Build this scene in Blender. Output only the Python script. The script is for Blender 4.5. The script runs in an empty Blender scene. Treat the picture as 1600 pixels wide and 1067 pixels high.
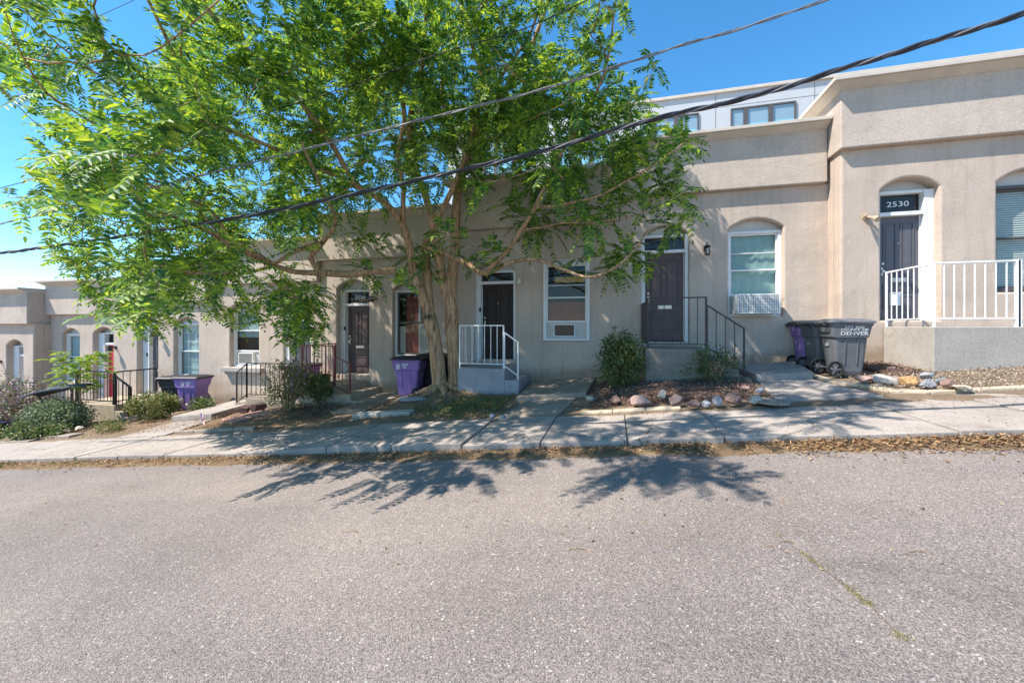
import bpy, math, random
import numpy as np
from mathutils import Vector, Matrix, noise
random.seed(7); rng = np.random.default_rng(7)
scn = bpy.context.scene
COL = scn.collection
R = math.radians
# ------------------------------------------------------------------ camera
FPX = 622.0                      # focal length in pixels of the 1600 px wide photograph
YAW = R(14.5)
cd = bpy.data.cameras.new('camera'); cam = bpy.data.objects.new('camera', cd); COL.objects.link(cam)
cd.sensor_fit = 'HORIZONTAL'; cd.sensor_width = 36.0; cd.lens = 36.0 * FPX / 1600
cd.shift_y = -(533.5 - 510) / 1600; cd.clip_start = .05; cd.clip_end = 2000
cam.location = (0, 0, 0); cam.rotation_euler = (R(90), 0, YAW)
scn.camera = cam
# ------------------------------------------------------------------ light
SUN = Vector((-.66, -.36, 1)).normalized()
w = bpy.data.worlds.new('World'); scn.world = w; w.use_nodes = True
nt = w.node_tree; bg = nt.nodes['Background']
sky = nt.nodes.new('ShaderNodeTexSky'); sky.sky_type = 'NISHITA'; sky.sun_disc = False
sky.sun_elevation = math.asin(SUN.z); sky.sun_rotation = math.atan2(SUN.x, SUN.y)
sky.altitude = 1600; sky.air_density = 1.0; sky.dust_density = .1; sky.ozone_density = 3.5
gm = nt.nodes.new('ShaderNodeGamma'); gm.inputs[1].default_value = .9
hsv = nt.nodes.new('ShaderNodeHueSaturation'); hsv.inputs['Saturation'].default_value = 1.3; hsv.inputs['Hue'].default_value = .492
nt.links.new(sky.outputs[0], gm.inputs[0]); nt.links.new(gm.outputs[0], hsv.inputs['Color']); nt.links.new(hsv.outputs[0], bg.inputs[0]); bg.inputs[1].default_value = .15
sl = bpy.data.lights.new('sun', 'SUN'); so = bpy.data.objects.new('sun', sl); COL.objects.link(so)
sl.energy = 3.8; sl.angle = R(.53); sl.color = (1, .94, .86)
so.rotation_euler = (-SUN).to_track_quat('-Z', 'Y').to_euler(); so.location = (-8, -6, 14)
vs = scn.view_settings; vs.view_transform = 'Standard'; vs.look = 'None'; vs.exposure = 1.22; vs.gamma = 1
# ------------------------------------------------------------------ helpers
CY, SY = math.cos(YAW), math.sin(YAW)
def P(px, py, y):                # the point at depth y (perpendicular to the facades) seen at a pixel
    u = (px - 800) / FPX; t = y / (CY + SY * u)
    return Vector((t * (-SY + CY * u), y, t * (510 - py) / FPX))
def X(px, y): return P(px, 510, y).x
def pix(p):
    f = -p[0] * SY + p[1] * CY; r = p[0] * CY + p[1] * SY
    return (800 + FPX * r / f, 510 - FPX * p[2] / f, f)
GR = .1035
def sm(a, b, v):
    t = min(1, max(0, (v - a) / (b - a))); return t * t * (3 - 2 * t)
def road_z(x): return -1.53 + GR * x
def walk_z(x): return -1.406 + GR * x
def ground(x, y):
    z = -1.40 + GR * x + .12 * sm(6.5, 10, y)
    z += .2 * math.exp(-((x + 4.1) ** 2 + (y - 8.95) ** 2) / 1.1)
    z += .10 * math.exp(-((x + 7.4) ** 2 + (y - 8.2) ** 2) / .8)
    z += .10 * math.exp(-((x - 1.0) ** 2 / 1.6 + (y - 7.9) ** 2 / .8))
    return z

def nmat(name):
    m = bpy.data.materials.new(name); m.use_nodes = True
    n = m.node_tree.nodes; l = m.node_tree.links
    return m, n, l, n['Principled BSDF']
def mk(n, kind, **kw):
    o = n.new(kind)
    for k, v in kw.items():
        if k in o.inputs: o.inputs[k].default_value = v
        else: setattr(o, k, v)
    return o
def coords(n, l, scale=(1, 1, 1), which='Object'):
    tc = n.new('ShaderNodeTexCoord'); mp = n.new('ShaderNodeMapping'); mp.inputs['Scale'].default_value = scale
    l.new(tc.outputs[which], mp.inputs[0]); return mp.outputs[0]
def ramp(n, l, src, stops):
    r = n.new('ShaderNodeValToRGB'); e = r.color_ramp.elements
    while len(e) < len(stops): e.new(.5)
    for q, (p, c) in zip(e, stops):
        q.position = p; q.color = (*c, 1) if len(c) == 3 else c
    l.new(src, r.inputs[0]); return r.outputs[0]
def mixc(n, l, a, b, f, mode='MIX'):
    m = n.new('ShaderNodeMix'); m.data_type = 'RGBA'; m.blend_type = mode
    for i, v in ((6, a), (7, b)):
        if isinstance(v, tuple): m.inputs[i].default_value = (*v, 1)
        else: l.new(v, m.inputs[i])
    if isinstance(f, (int, float)): m.inputs[0].default_value = f
    else: l.new(f, m.inputs[0])
    return m.outputs[2]
def M(name, col, rough=.8, var=.15, scale=3, bump=.3, bscale=60, spec=.3, metal=0, stain=None, stretch=(1, 1, 1), dist=.01):
    m, n, l, b = nmat(name)
    c = coords(n, l, stretch)
    t = mk(n, 'ShaderNodeTexNoise', Scale=scale, Detail=8, Roughness=.65); l.new(c, t.inputs[0])
    lo = tuple(v * (1 - var) for v in col); hi = tuple(min(1, v * (1 + var)) for v in col)
    out = ramp(n, l, t.outputs[0], [(.3, lo), (.7, hi)])
    if stain:
        t2 = mk(n, 'ShaderNodeTexNoise', Scale=stain[1], Detail=6, Roughness=.7); l.new(c, t2.inputs[0])
        f = ramp(n, l, t2.outputs[0], [(stain[2], (0, 0, 0)), (stain[2] + .15, (1, 1, 1))])
        out = mixc(n, l, out, stain[0], f)
    l.new(out, b.inputs['Base Color'])
    b.inputs['Roughness'].default_value = rough; b.inputs['Specular IOR Level'].default_value = spec
    b.inputs['Metallic'].default_value = metal
    if bump:
        t3 = mk(n, 'ShaderNodeTexNoise', Scale=bscale, Detail=5, Roughness=.6); l.new(c, t3.inputs[0])
        bp = mk(n, 'ShaderNodeBump', Strength=bump, Distance=dist); l.new(t3.outputs[0], bp.inputs['Height'])
        l.new(bp.outputs[0], b.inputs['Normal'])
    return m
MT = {}
def stucco(name, col, weath=.5):
    m, n, l, b = nmat(name); c = coords(n, l)
    t = mk(n, 'ShaderNodeTexNoise', Scale=1.1, Detail=9, Roughness=.62); l.new(c, t.inputs[0])
    a = ramp(n, l, t.outputs[0], [(.25, tuple(v * .84 for v in col)), (.5, col), (.78, tuple(min(1, v * 1.1) for v in col))])
    t2 = mk(n, 'ShaderNodeTexNoise', Scale=48, Detail=6, Roughness=.85); l.new(c, t2.inputs[0])
    sp = ramp(n, l, t2.outputs[0], [(.34, (.66, .65, .64)), (.5, (.98, .98, .98)), (.66, (1.14, 1.14, 1.13))])
    a = mixc(n, l, a, sp, 1.0, 'MULTIPLY')
    t5n = mk(n, 'ShaderNodeTexNoise', Scale=4.5, Detail=6, Roughness=.7); l.new(c, t5n.inputs[0])
    # rain streaks: noise stretched downwards
    c3 = coords(n, l, (5, 5, .35)); t3 = mk(n, 'ShaderNodeTexNoise', Scale=1.6, Detail=6, Roughness=.6); l.new(c3, t3.inputs[0])
    st = ramp(n, l, t3.outputs[0], [(.50, (1, 1, 1)), (.72, (.74, .70, .65))])
    a = mixc(n, l, a, st, weath, 'MULTIPLY')
    # repainted patches
    t6 = mk(n, 'ShaderNodeTexNoise', Scale=.55, Detail=2, Roughness=.4); l.new(c, t6.inputs[0])
    a = mixc(n, l, a, ramp(n, l, t6.outputs[0], [(.50, (1, 1, 1)), (.515, (1.07, 1.06, 1.05))]), .8, 'MULTIPLY')
    # hairline cracks
    w_ = mk(n, 'ShaderNodeTexNoise', Scale=3, Detail=5, Roughness=.7); l.new(c, w_.inputs[0])
    vx = mk(n, 'ShaderNodeTexVoronoi', Scale=.6); vx.feature = 'DISTANCE_TO_EDGE'; l.new(mixc(n, l, c, w_.outputs['Color'], .25), vx.inputs[0])
    a = mixc(n, l, a, ramp(n, l, vx.outputs['Distance'], [(0, (.78, .76, .73)), (.005, (1, 1, 1))]), .4, 'MULTIPLY')
    # splash dirt along the sloping foot of the walls
    sx_ = n.new('ShaderNodeSeparateXYZ'); l.new(c, sx_.inputs[0]); mm = mk(n, 'ShaderNodeMath', operation='MULTIPLY_ADD'); mm.inputs[1].default_value = -GR
    l.new(sx_.outputs[0], mm.inputs[0]); l.new(sx_.outputs[2], mm.inputs[2])
    m2 = mk(n, 'ShaderNodeMath', operation='MULTIPLY_ADD'); m2.inputs[1].default_value = -.45; l.new(t5n.outputs[0], m2.inputs[0]); l.new(mm.outputs[0], m2.inputs[2])
    a = mixc(n, l, a, ramp(n, l, m2.outputs[0], [(0, (.62, .56, .49)), (.22, (1, 1, 1))]), .85, 'MULTIPLY')
    l.new(a, b.inputs['Base Color']); b.inputs['Roughness'].default_value = .93; b.inputs['Specular IOR Level'].default_value = .15
    t4 = mk(n, 'ShaderNodeTexNoise', Scale=42, Detail=8, Roughness=.8); l.new(c, t4.inputs[0])
    t5 = mk(n, 'ShaderNodeTexNoise', Scale=3.2, Detail=3, Roughness=.5); l.new(c, t5.inputs[0])
    b1 = mk(n, 'ShaderNodeBump', Strength=.9, Distance=.02); l.new(t4.outputs[0], b1.inputs['Height'])
    b2 = mk(n, 'ShaderNodeBump', Strength=.22, Distance=.07); l.new(t5.outputs[0], b2.inputs['Height']); l.new(b1.outputs[0], b2.inputs['Normal'])
    l.new(b2.outputs[0], b.inputs['Normal'])
    return m
def asphalt():
    m, n, l, b = nmat('asphalt'); c = coords(n, l)
    t = mk(n, 'ShaderNodeTexNoise', Scale=.55, Detail=7, Roughness=.6); l.new(c, t.inputs[0])
    a = ramp(n, l, t.outputs[0], [(.3, (.240, .208, .190)), (.52, (.288, .25, .229)), (.74, (.32, .277, .25))])
    v = mk(n, 'ShaderNodeTexVoronoi', Scale=165); l.new(c, v.inputs[0])
    hs = n.new('ShaderNodeSeparateColor'); l.new(v.outputs['Color'], hs.inputs[0])
    stones = ramp(n, l, hs.outputs[0], [(0, (.40, .39, .39)), (.25, (.70, .68, .67)), (.6, (.99, .96, .94)), (.88, (1.25, 1.2, 1.16)), (.96, (1.5, 1.45, 1.4)), (1, (1.7, 1.62, 1.55))])
    a = mixc(n, l, a, stones, .85, 'MULTIPLY')
    vb = mk(n, 'ShaderNodeTexVoronoi', Scale=52); l.new(c, vb.inputs[0])
    hb = n.new('ShaderNodeSeparateColor'); l.new(vb.outputs['Color'], hb.inputs[0])
    big = ramp(n, l, hb.outputs[1], [(.80, (0, 0, 0)), (.81, (1, 1, 1))])
    inside = ramp(n, l, vb.outputs['Distance'], [(.26, (.85, .85, .85)), (.40, (0, 0, 0))])
    mm = mixc(n, l, big, inside, 1.0, 'MULTIPLY')
    tint = ramp(n, l, hb.outputs[2], [(0, (.10, .09, .09)), (.25, (.16, .14, .135)), (.45, (.42, .38, .35)), (.75, (.50, .47, .43)), (.9, (.66, .63, .59)), (1, (.42, .27, .21))])
    a = mixc(n, l, a, tint, mm)
    c3 = coords(n, l, (.18, 1.1, 1)); t3 = mk(n, 'ShaderNodeTexNoise', Scale=.9, Detail=4); l.new(c3, t3.inputs[0])
    lane = ramp(n, l, t3.outputs[0], [(.35, (.88, .88, .90)), (.65, (1.06, 1.04, 1.0))])
    a = mixc(n, l, a, lane, 1.0, 'MULTIPLY')
    w_ = mk(n, 'ShaderNodeTexNoise', Scale=1.8, Detail=6, Roughness=.75); l.new(c, w_.inputs[0])
    vx = mk(n, 'ShaderNodeTexVoronoi', Scale=.33); vx.feature = 'DISTANCE_TO_EDGE'; l.new(mixc(n, l, c, w_.outputs['Color'], .3), vx.inputs[0])
    kk = mk(n, 'ShaderNodeTexNoise', Scale=.35, Detail=3); l.new(c, kk.inputs[0])
    fc_ = mixc(n, l, ramp(n, l, vx.outputs['Distance'], [(0, (.8, .8, .8)), (.0035, (0, 0, 0))]), ramp(n, l, kk.outputs[0], [(.5, (0, 0, 0)), (.58, (1, 1, 1))]), 1.0, 'MULTIPLY')
    a = mixc(n, l, a, (.10, .085, .07), fc_)
    oo = mk(n, 'ShaderNodeTexNoise', Scale=.9, Detail=8, Roughness=.7); l.new(coords(n, l, (.5, 1.3, 1)), oo.inputs[0])
    a = mixc(n, l, a, ramp(n, l, oo.outputs[0], [(.28, (.80, .79, .79)), (.42, (1, 1, 1)), (.66, (1, 1, 1)), (.8, (1.08, 1.05, 1.0))]), 1.0, 'MULTIPLY')
    l.new(a, b.inputs['Base Color']); b.inputs['Roughness'].default_value = .88; b.inputs['Specular IOR Level'].default_value = .2
    inv = ramp(n, l, v.outputs['Distance'], [(0, (1, 1, 1)), (.6, (0, 0, 0))])
    b1 = mk(n, 'ShaderNodeBump', Strength=.8, Distance=.006); l.new(inv, b1.inputs['Height'])
    t5 = mk(n, 'ShaderNodeTexNoise', Scale=22, Detail=5, Roughness=.7); l.new(c, t5.inputs[0])
    b2 = mk(n, 'ShaderNodeBump', Strength=.5, Distance=.02); l.new(t5.outputs[0], b2.inputs['Height']); l.new(b1.outputs[0], b2.inputs['Normal'])
    l.new(b2.outputs[0], b.inputs['Normal'])
    return m
def leafmat(name, stops, trans=.4, rough=.42, spec=.45):
    m, n, l, b = nmat(name)
    g = n.new('ShaderNodeNewGeometry')
    col = ramp(n, l, g.outputs['Random Per Island'], stops)
    l.new(col, b.inputs['Base Color']); b.inputs['Roughness'].default_value = rough; b.inputs['Specular IOR Level'].default_value = spec
    tr = n.new('ShaderNodeBsdfTranslucent'); hs = mk(n, 'ShaderNodeHueSaturation', Saturation=1.1, Value=1.5); hs.inputs['Hue'].default_value = .475
    l.new(col, hs.inputs['Color']); l.new(hs.outputs[0], tr.inputs[0])
    mx = n.new('ShaderNodeMixShader'); mx.inputs[0].default_value = trans
    l.new(b.outputs[0], mx.inputs[1]); l.new(tr.outputs[0], mx.inputs[2]); l.new(mx.outputs[0], n['Material Output'].inputs[0])
    return m
def glassmat(name, tint=(.75, .8, .8), refl=1.0):
    m, n, l, b = nmat(name); n.remove(b)
    gl = mk(n, 'ShaderNodeBsdfGlossy', Roughness=.02); tr = n.new('ShaderNodeBsdfTransparent')
    tr.inputs[0].default_value = (*tint, 1)
    c = coords(n, l); t = mk(n, 'ShaderNodeTexNoise', Scale=2.0, Detail=2); l.new(c, t.inputs[0])
    bp = mk(n, 'ShaderNodeBump', Strength=.06, Distance=.05); l.new(t.outputs[0], bp.inputs['Height']); l.new(bp.outputs[0], gl.inputs['Normal'])
    lw = mk(n, 'ShaderNodeLayerWeight', Blend=.5); pw = mk(n, 'ShaderNodeMath', operation='POWER'); pw.inputs[1].default_value = 5
    ma = mk(n, 'ShaderNodeMath', operation='MULTIPLY_ADD'); l.new(lw.outputs['Facing'], pw.inputs[0]); l.new(pw.outputs[0], ma.inputs[0])
    ma.inputs[1].default_value = .6; ma.inputs[2].default_value = .035 * refl; mx = n.new('ShaderNodeMixShader')
    l.new(ma.outputs[0], mx.inputs[0]); l.new(tr.outputs[0], mx.inputs[1]); l.new(gl.outputs[0], mx.inputs[2]); l.new(mx.outputs[0], n['Material Output'].inputs[0])
    return m
def litter_mat(name, stops, rough=.9):
    m, n, l, b = nmat(name); g = n.new('ShaderNodeNewGeometry')
    l.new(ramp(n, l, g.outputs['Random Per Island'], stops), b.inputs['Base Color']); b.inputs['Roughness'].default_value = rough
    return m
def dirtmat(name, c1, c2, scale=3):
    m, n, l, b = nmat(name); c = coords(n, l)
    t = mk(n, 'ShaderNodeTexNoise', Scale=scale, Detail=9, Roughness=.75); l.new(c, t.inputs[0])
    a = ramp(n, l, t.outputs[0], [(.3, c1), (.7, c2)])
    t2 = mk(n, 'ShaderNodeTexNoise', Scale=90, Detail=4, Roughness=.8); l.new(c, t2.inputs[0])
    s = ramp(n, l, t2.outputs[0], [(.3, (.5, .48, .45)), (.7, (1.3, 1.25, 1.2))])
    l.new(mixc(n, l, a, s, 1.0, 'MULTIPLY'), b.inputs['Base Color']); b.inputs['Roughness'].default_value = .97
    bp = mk(n, 'ShaderNodeBump', Strength=.9, Distance=.03); l.new(t2.outputs[0], bp.inputs['Height']); l.new(bp.outputs[0], b.inputs['Normal'])
    return m
def barkmat():
    m, n, l, b = nmat('bark'); c = coords(n, l, (1, 1, .16))
    t = mk(n, 'ShaderNodeTexNoise', Scale=17, Detail=8, Roughness=.7); l.new(c, t.inputs[0])
    a = ramp(n, l, t.outputs[0], [(.34, (.12, .062, .03)), (.5, (.48, .29, .16)), (.66, (.70, .48, .29))])
    l.new(a, b.inputs['Base Color']); b.inputs['Roughness'].default_value = .9
    bp = mk(n, 'ShaderNodeBump', Strength=1.0, Distance=.05); l.new(t.outputs[0], bp.inputs['Height']); l.new(bp.outputs[0], b.inputs['Normal'])
    return m

MT['stucco'] = stucco('stucco', (.575, .47, .385))
MT['stucco_up'] = stucco('stucco_parapet', (.57, .478, .40), .35)
MT['coping'] = M('coping', (.58, .51, .43), .85, .12, 2, .3, 40)
MT['white'] = M('white_paint', (.74, .73, .71), .55, .08, 6, .15, 50, .4, stain=((.5, .46, .40), 9, .66))
MT['whitemetal'] = M('white_metal', (.78, .78, .77), .45, .06, 12, .1, 80, .5, stain=((.42, .25, .14), 14, .74))
MT['spandrel'] = M('spandrel', (.55, .52, .48), .7, .1, 4, .15, 50)
MT['door_purple'] = M('door_purple', (.10, .066, .064), .5, .15, 8, .1, 40, .5)
MT['door_grey'] = M('door_grey', (.105, .10, .115), .45, .15, 8, .1, 40, .5)
MT['door_black'] = M('door_black', (.035, .026, .024), .6, .3, 30, .2, 90, .3)
MT['door_red'] = M('door_red', (.62, .025, .05), .45, .1, 8, .05, 40, .5)
MT['brass'] = M('brass', (.55, .5, .42), .35, .1, 8, 0, spec=.6, metal=.8)
MT['glass'] = glassmat('window_glass', (.90, .92, .92), .55)
MT['glassblue'] = glassmat('far_glass', (.9, .97, 1.0), 1.6)
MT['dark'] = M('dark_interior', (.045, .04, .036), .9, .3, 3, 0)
MT['blind_green'] = M('green_blind', (.34, .47, .42), .8, .12, 1.5, .1, 10)
MT['blind_grey'] = M('grey_blind', (.66, .67, .60), .8, .05, 3, .1, 10)
MT['curtain'] = M('pale_curtain', (.42, .56, .56), .8, .1, 3, .1, 10)
MT['farblind'] = M('far_blind', (.45, .68, .70), .8, .1, 3, 0)
MT['shutter'] = M('white_shutter', (.68, .66, .62), .6, .05, 3, 0)
MT['brick_reflection'] = M('red_brick_reflection', (.26, .06, .05), .8, .2, 3, 0)  # painted reflection of red brick, used on sheets behind the panes
MT['amber'] = M('amber_plain', (.62, .38, .08), .7, .1, 5, 0)
MT['blackmetal'] = M('black_metal', (.022, .02, .02), .45, .2, 20, .1, 60, .5)
MT['bronzemetal'] = M('dark_bronze_metal', (.055, .035, .03), .5, .3, 20, .15, 60, .5, stain=((.16, .07, .04), 18, .66))
MT['redmetal'] = M('red_oxide_metal', (.26, .055, .05), .5, .2, 20, .15, 60, .5, stain=((.10, .03, .03), 9, .62))
MT['conc'] = M('concrete', (.33, .275, .22), .92, .2, 2.5, .5, 90, .2, stain=((.27, .23, .185), 3.4, .58))
MT['conc_walk'] = M('sidewalk_concrete', (.37, .32, .28), .92, .16, 1.6, .35, 110, .2, stain=((.26, .22, .185), 2.2, .56))
def add_cracks(m, sc=1.1, col=(.12, .095, .07)):
    n, l = m.node_tree.nodes, m.node_tree.links; b = n['Principled BSDF']; src = b.inputs['Base Color'].links[0].from_socket
    c = coords(n, l); w_ = mk(n, 'ShaderNodeTexNoise', Scale=2.5, Detail=5, Roughness=.7); l.new(c, w_.inputs[0])
    mx = mixc(n, l, c, w_.outputs['Color'], .22); v = mk(n, 'ShaderNodeTexVoronoi', Scale=sc); v.feature = 'DISTANCE_TO_EDGE'; l.new(mx, v.inputs[0])
    k = mk(n, 'ShaderNodeTexNoise', Scale=.7, Detail=2); l.new(c, k.inputs[0])
    f = mixc(n, l, ramp(n, l, v.outputs['Distance'], [(0, (1, 1, 1)), (.012, (0, 0, 0))]), ramp(n, l, k.outputs[0], [(.5, (0, 0, 0)), (.56, (1, 1, 1))]), 1.0, 'MULTIPLY')
    sp = mk(n, 'ShaderNodeTexNoise', Scale=38, Detail=6, Roughness=.85); l.new(c, sp.inputs[0])
    g_ = ramp(n, l, sp.outputs[0], [(.36, (.6, .57, .53)), (.5, (1, 1, 1)), (.68, (1.12, 1.12, 1.12))])
    out = mixc(n, l, mixc(n, l, src, g_, 1.0, 'MULTIPLY'), col, f); l.new(out, b.inputs['Base Color'])
MT['conc_lav'] = M('lavender_concrete', (.36, .34, .36), .9, .14, 3, .45, 80, .2, stain=((.27, .24, .22), 4, .6))
MT['conc_tan'] = M('tan_concrete', (.46, .38, .28), .92, .18, 4, .5, 70, .2, stain=((.26, .23, .15), 5, .55))
MT['conc_pale'] = M('weathered_concrete', (.40, .365, .325), .92, .14, 2.0, .5, 70, .2, stain=((.50, .48, .44), 5, .62))

add_cracks(MT['conc_walk'], .9); add_cracks(MT['conc'], 1.6); add_cracks(MT['conc_pale'], 1.3, (.3, .27, .23))
MT['asphalt'] = asphalt()
MT['yard'] = dirtmat('yard_soil', (.22, .155, .10), (.38, .28, .185))
MT['mulch'] = dirtmat('mulch_bed', (.10, .06, .045), (.24, .15, .105), 8)
MT['straw'] = dirtmat('dry_litter', (.16, .10, .055), (.40, .27, .14), 3)
MT['bark'] = barkmat()
MT['leaf'] = leafmat('leaf_green', [(0, (.035, .11, .04)), (.35, (.09, .21, .045)), (.7, (.19, .33, .045)), (1, (.38, .50, .08))], .44, .5, .35)
MT['leaf_bush'] = leafmat('bush_leaf', [(0, (.05, .085, .03)), (.6, (.11, .17, .05)), (.9, (.19, .24, .08)), (1, (.30, .25, .12))], .25)
MT['leaf_yel'] = leafmat('yellow_green_leaf', [(0, (.06, .10, .025)), (.5, (.14, .19, .05)), (.85, (.28, .26, .09)), (1, (.34, .22, .09))], .3)
MT['leaf_lime'] = leafmat('lime_leaf', [(0, (.10, .20, .02)), (.6, (.22, .36, .03)), (1, (.34, .46, .05))], .45)
MT['leaf_grey'] = leafmat('grey_green_leaf', [(0, (.08, .12, .06)), (.6, (.16, .22, .11)), (1, (.30, .36, .22))], .25)
MT['leaf_mauve'] = leafmat('mauve_leaf', [(0, (.08, .06, .06)), (.4, (.20, .13, .14)), (.65, (.38, .26, .28)), (.7, (.12, .19, .06)), (1, (.18, .26, .09))], .25)
MT['grass'] = leafmat('grass_blade', [(0, (.06, .10, .02)), (.5, (.13, .19, .04)), (.85, (.28, .26, .10)), (1, (.36, .30, .14))], .3, .6)
MT['straw_blade'] = leafmat('yellow_grass', [(0, (.16, .17, .04)), (.5, (.30, .28, .08)), (1, (.42, .34, .14))], .2, .7)
MT['litter'] = litter_mat('leaf_litter', [(0, (.08, .04, .025)), (.3, (.20, .095, .04)), (.6, (.34, .19, .08)), (.88, (.40, .28, .15)), (1, (.16, .10, .06))])
MT['chips'] = litter_mat('mulch_chips', [(0, (.07, .04, .03)), (.4, (.17, .095, .07)), (.8, (.30, .19, .135)), (1, (.42, .32, .25))])
MT['cart_purple'] = M('purple_plastic', (.25, .15, .40), .5, .16, 3, .1, 60, .4, stain=((.24, .17, .36), 4, .62))
MT['cart_grey'] = M('charcoal_plastic', (.125, .128, .135), .5, .18, 3, .1, 60, .4, stain=((.2, .2, .2), 4, .6))
MT['cart_black'] = M('black_plastic', (.028, .028, .032), .5, .2, 3, .1, 60, .4, stain=((.07, .07, .075), 4, .62))
MT['bin_blue'] = M('dark_blue_plastic', (.03, .03, .12), .5, .15, 4, 0)
MT['rubber'] = M('rubber', (.02, .02, .02), .8, .2, 8, 0)
MT['hub'] = M('grey_hub', (.13, .13, .14), .5, .2, 8, 0)
MT['ink'] = M('white_print', (.75, .75, .75), .7, .12, 30, 0)
MT['ink2'] = M('faded_print', (.42, .42, .43), .7, .2, 30, 0)
MT['ac'] = M('ac_case', (.78, .78, .75), .55, .06, 5, 0)
MT['acgrill'] = M('ac_grille', (.20, .19, .17), .6, .1, 5, 0)
MT['acdark'] = M('ac_brown_grille', (.13, .09, .065), .6, .2, 30, .3, 120)
MT['modern'] = M('pale_panel', (.50, .51, .52), .7, .05, .5, .1, 5)
MT['modernframe'] = M('dark_frame', (.10, .09, .09), .5, .1, 5, 0)
MT['cable'] = M('cable', (.035, .035, .042), .6, .3, 4, .2, 30, .4)
MT['cable_g'] = M('grey_cable', (.20, .20, .21), .5, .3, 4, .2, 30, .4)
MT['frost'] = M('frosted_glass', (.7, .68, .6), .3, .05, 5, 0)
MT['flag_r'] = M('flag_red', (.5, .05, .06), .8, .1, 9, 0)
MT['flag_b'] = M('flag_blue', (.03, .05, .2), .8, .1, 9, 0)
MT['redpav'] = M('red_flagstone', (.42, .22, .17), .9, .15, 5, .4, 60)
MT['canopy'] = M('slate_blue_fabric', (.05, .07, .10), .7, .15, 3, .1, 40)
MT['beige'] = M('beige_plastic', (.40, .31, .22), .6, .15, 12, 0)
MT['gravel'] = litter_mat('gravel', [(0, (.16, .12, .09)), (.4, (.33, .27, .21)), (.8, (.48, .42, .35)), (1, (.25, .16, .11))])
MT['mail'] = M('rusty_pot', (.33, .14, .06), .8, .2, 6, .3, 40)

def rockmat(name, c): return M(name, c, .85, .3, 9, .9, 34, .3, stain=(tuple(min(1, v * 1.5) for v in c), 7, .6), dist=.03)
ROCK = {k: rockmat('rock_' + k, c) for k, c in dict(pink=(.36, .25, .22), cream=(.52, .44, .34), orange=(.46, .27, .12), grey=(.33, .33, .35), red=(.27, .17, .14), lava=(.10, .055, .05), white=(.55, .5, .44), green=(.2, .24, .25)).items()}

class MB:
    def __init__(s): s.v = []; s.f = []
    def add(s, vs, fs):
        o = len(s.v); s.v += [tuple(p) for p in vs]; s.f += [tuple(o + i for i in f) for f in fs]; return s
    def box(s, x0, x1, y0, y1, z0, z1):
        return s.add([(x0, y0, z0), (x1, y0, z0), (x1, y1, z0), (x0, y1, z0), (x0, y0, z1), (x1, y0, z1), (x1, y1, z1), (x0, y1, z1)],
                     [(0, 3, 2, 1), (4, 5, 6, 7), (0, 1, 5, 4), (1, 2, 6, 5), (2, 3, 7, 6), (3, 0, 4, 7)])
    def prism(s, poly, y0, y1):   # polygon in xz extruded in y (counter-clockwise seen from -y)
        n = len(poly)
        return s.add([(x, y0, z) for x, z in poly] + [(x, y1, z) for x, z in poly],
                     [tuple(range(n)), tuple(range(2 * n - 1, n - 1, -1))] + [(i, i + n, (i + 1) % n + n, (i + 1) % n) for i in range(n)])
    def slab(s, poly, z0s, z1s):  # polygon in xy, z given per vertex
        n = len(poly)
        return s.add([(x, y, z) for (x, y), z in zip(poly, z0s)] + [(x, y, z) for (x, y), z in zip(poly, z1s)],
                     [tuple(range(n - 1, -1, -1)), tuple(range(n, 2 * n))] + [(i, (i + 1) % n, (i + 1) % n + n, i + n) for i in range(n)])
    def tube(s, pts, rad, n=8, cap=True, jit=0):
        pts = [Vector(p) for p in pts]
        if not hasattr(rad, '__len__'): rad = [rad] * len(pts)
        base = len(s.v); up = None
        for i, p in enumerate(pts):
            d = (pts[min(i + 1, len(pts) - 1)] - pts[max(i - 1, 0)])
            d = d.normalized() if d.length > 1e-9 else Vector((0, 0, 1))
            if up is None:
                up = Vector((0, 0, 1)) if abs(d.z) < .9 else Vector((1, 0, 0))
            a = d.cross(up).normalized(); b = a.cross(d).normalized(); up = b
            for k in range(n):
                an = 2 * math.pi * k / n; r = rad[i] * (1 + (random.uniform(-jit, jit) if jit else 0))
                s.v.append(tuple(p + a * math.cos(an) * r + b * math.sin(an) * r))
        for i in range(len(pts) - 1):
            for k in range(n):
                q = base + i * n
                s.f.append((q + k, q + (k + 1) % n, q + n + (k + 1) % n, q + n + k))
        if cap:
            s.f.append(tuple(base + k for k in range(n - 1, -1, -1))); q = base + (len(pts) - 1) * n
            s.f.append(tuple(q + k for k in range(n)))
        return s
    def bar(s, a, b, w):          # square bar
        a, b = Vector(a), Vector(b); d = (b - a).normalized(); up = Vector((0, 0, 1)) if abs(d.z) < .95 else Vector((0, 1, 0))
        e = d.cross(up).normalized() * w / 2; g = e.cross(d).normalized() * w / 2
        return s.add([a - e - g, a + e - g, a + e + g, a - e + g, b - e - g, b + e - g, b + e + g, b - e + g],
                     [(0, 3, 2, 1), (4, 5, 6, 7), (0, 1, 5, 4), (1, 2, 6, 5), (2, 3, 7, 6), (3, 0, 4, 7)])
    def cyl(s, c, axis, r, h, n=20):
        c, axis = Vector(c), Vector(axis).normalized(); return s.tube([c - axis * h / 2, c + axis * h / 2], r, n)
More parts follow.
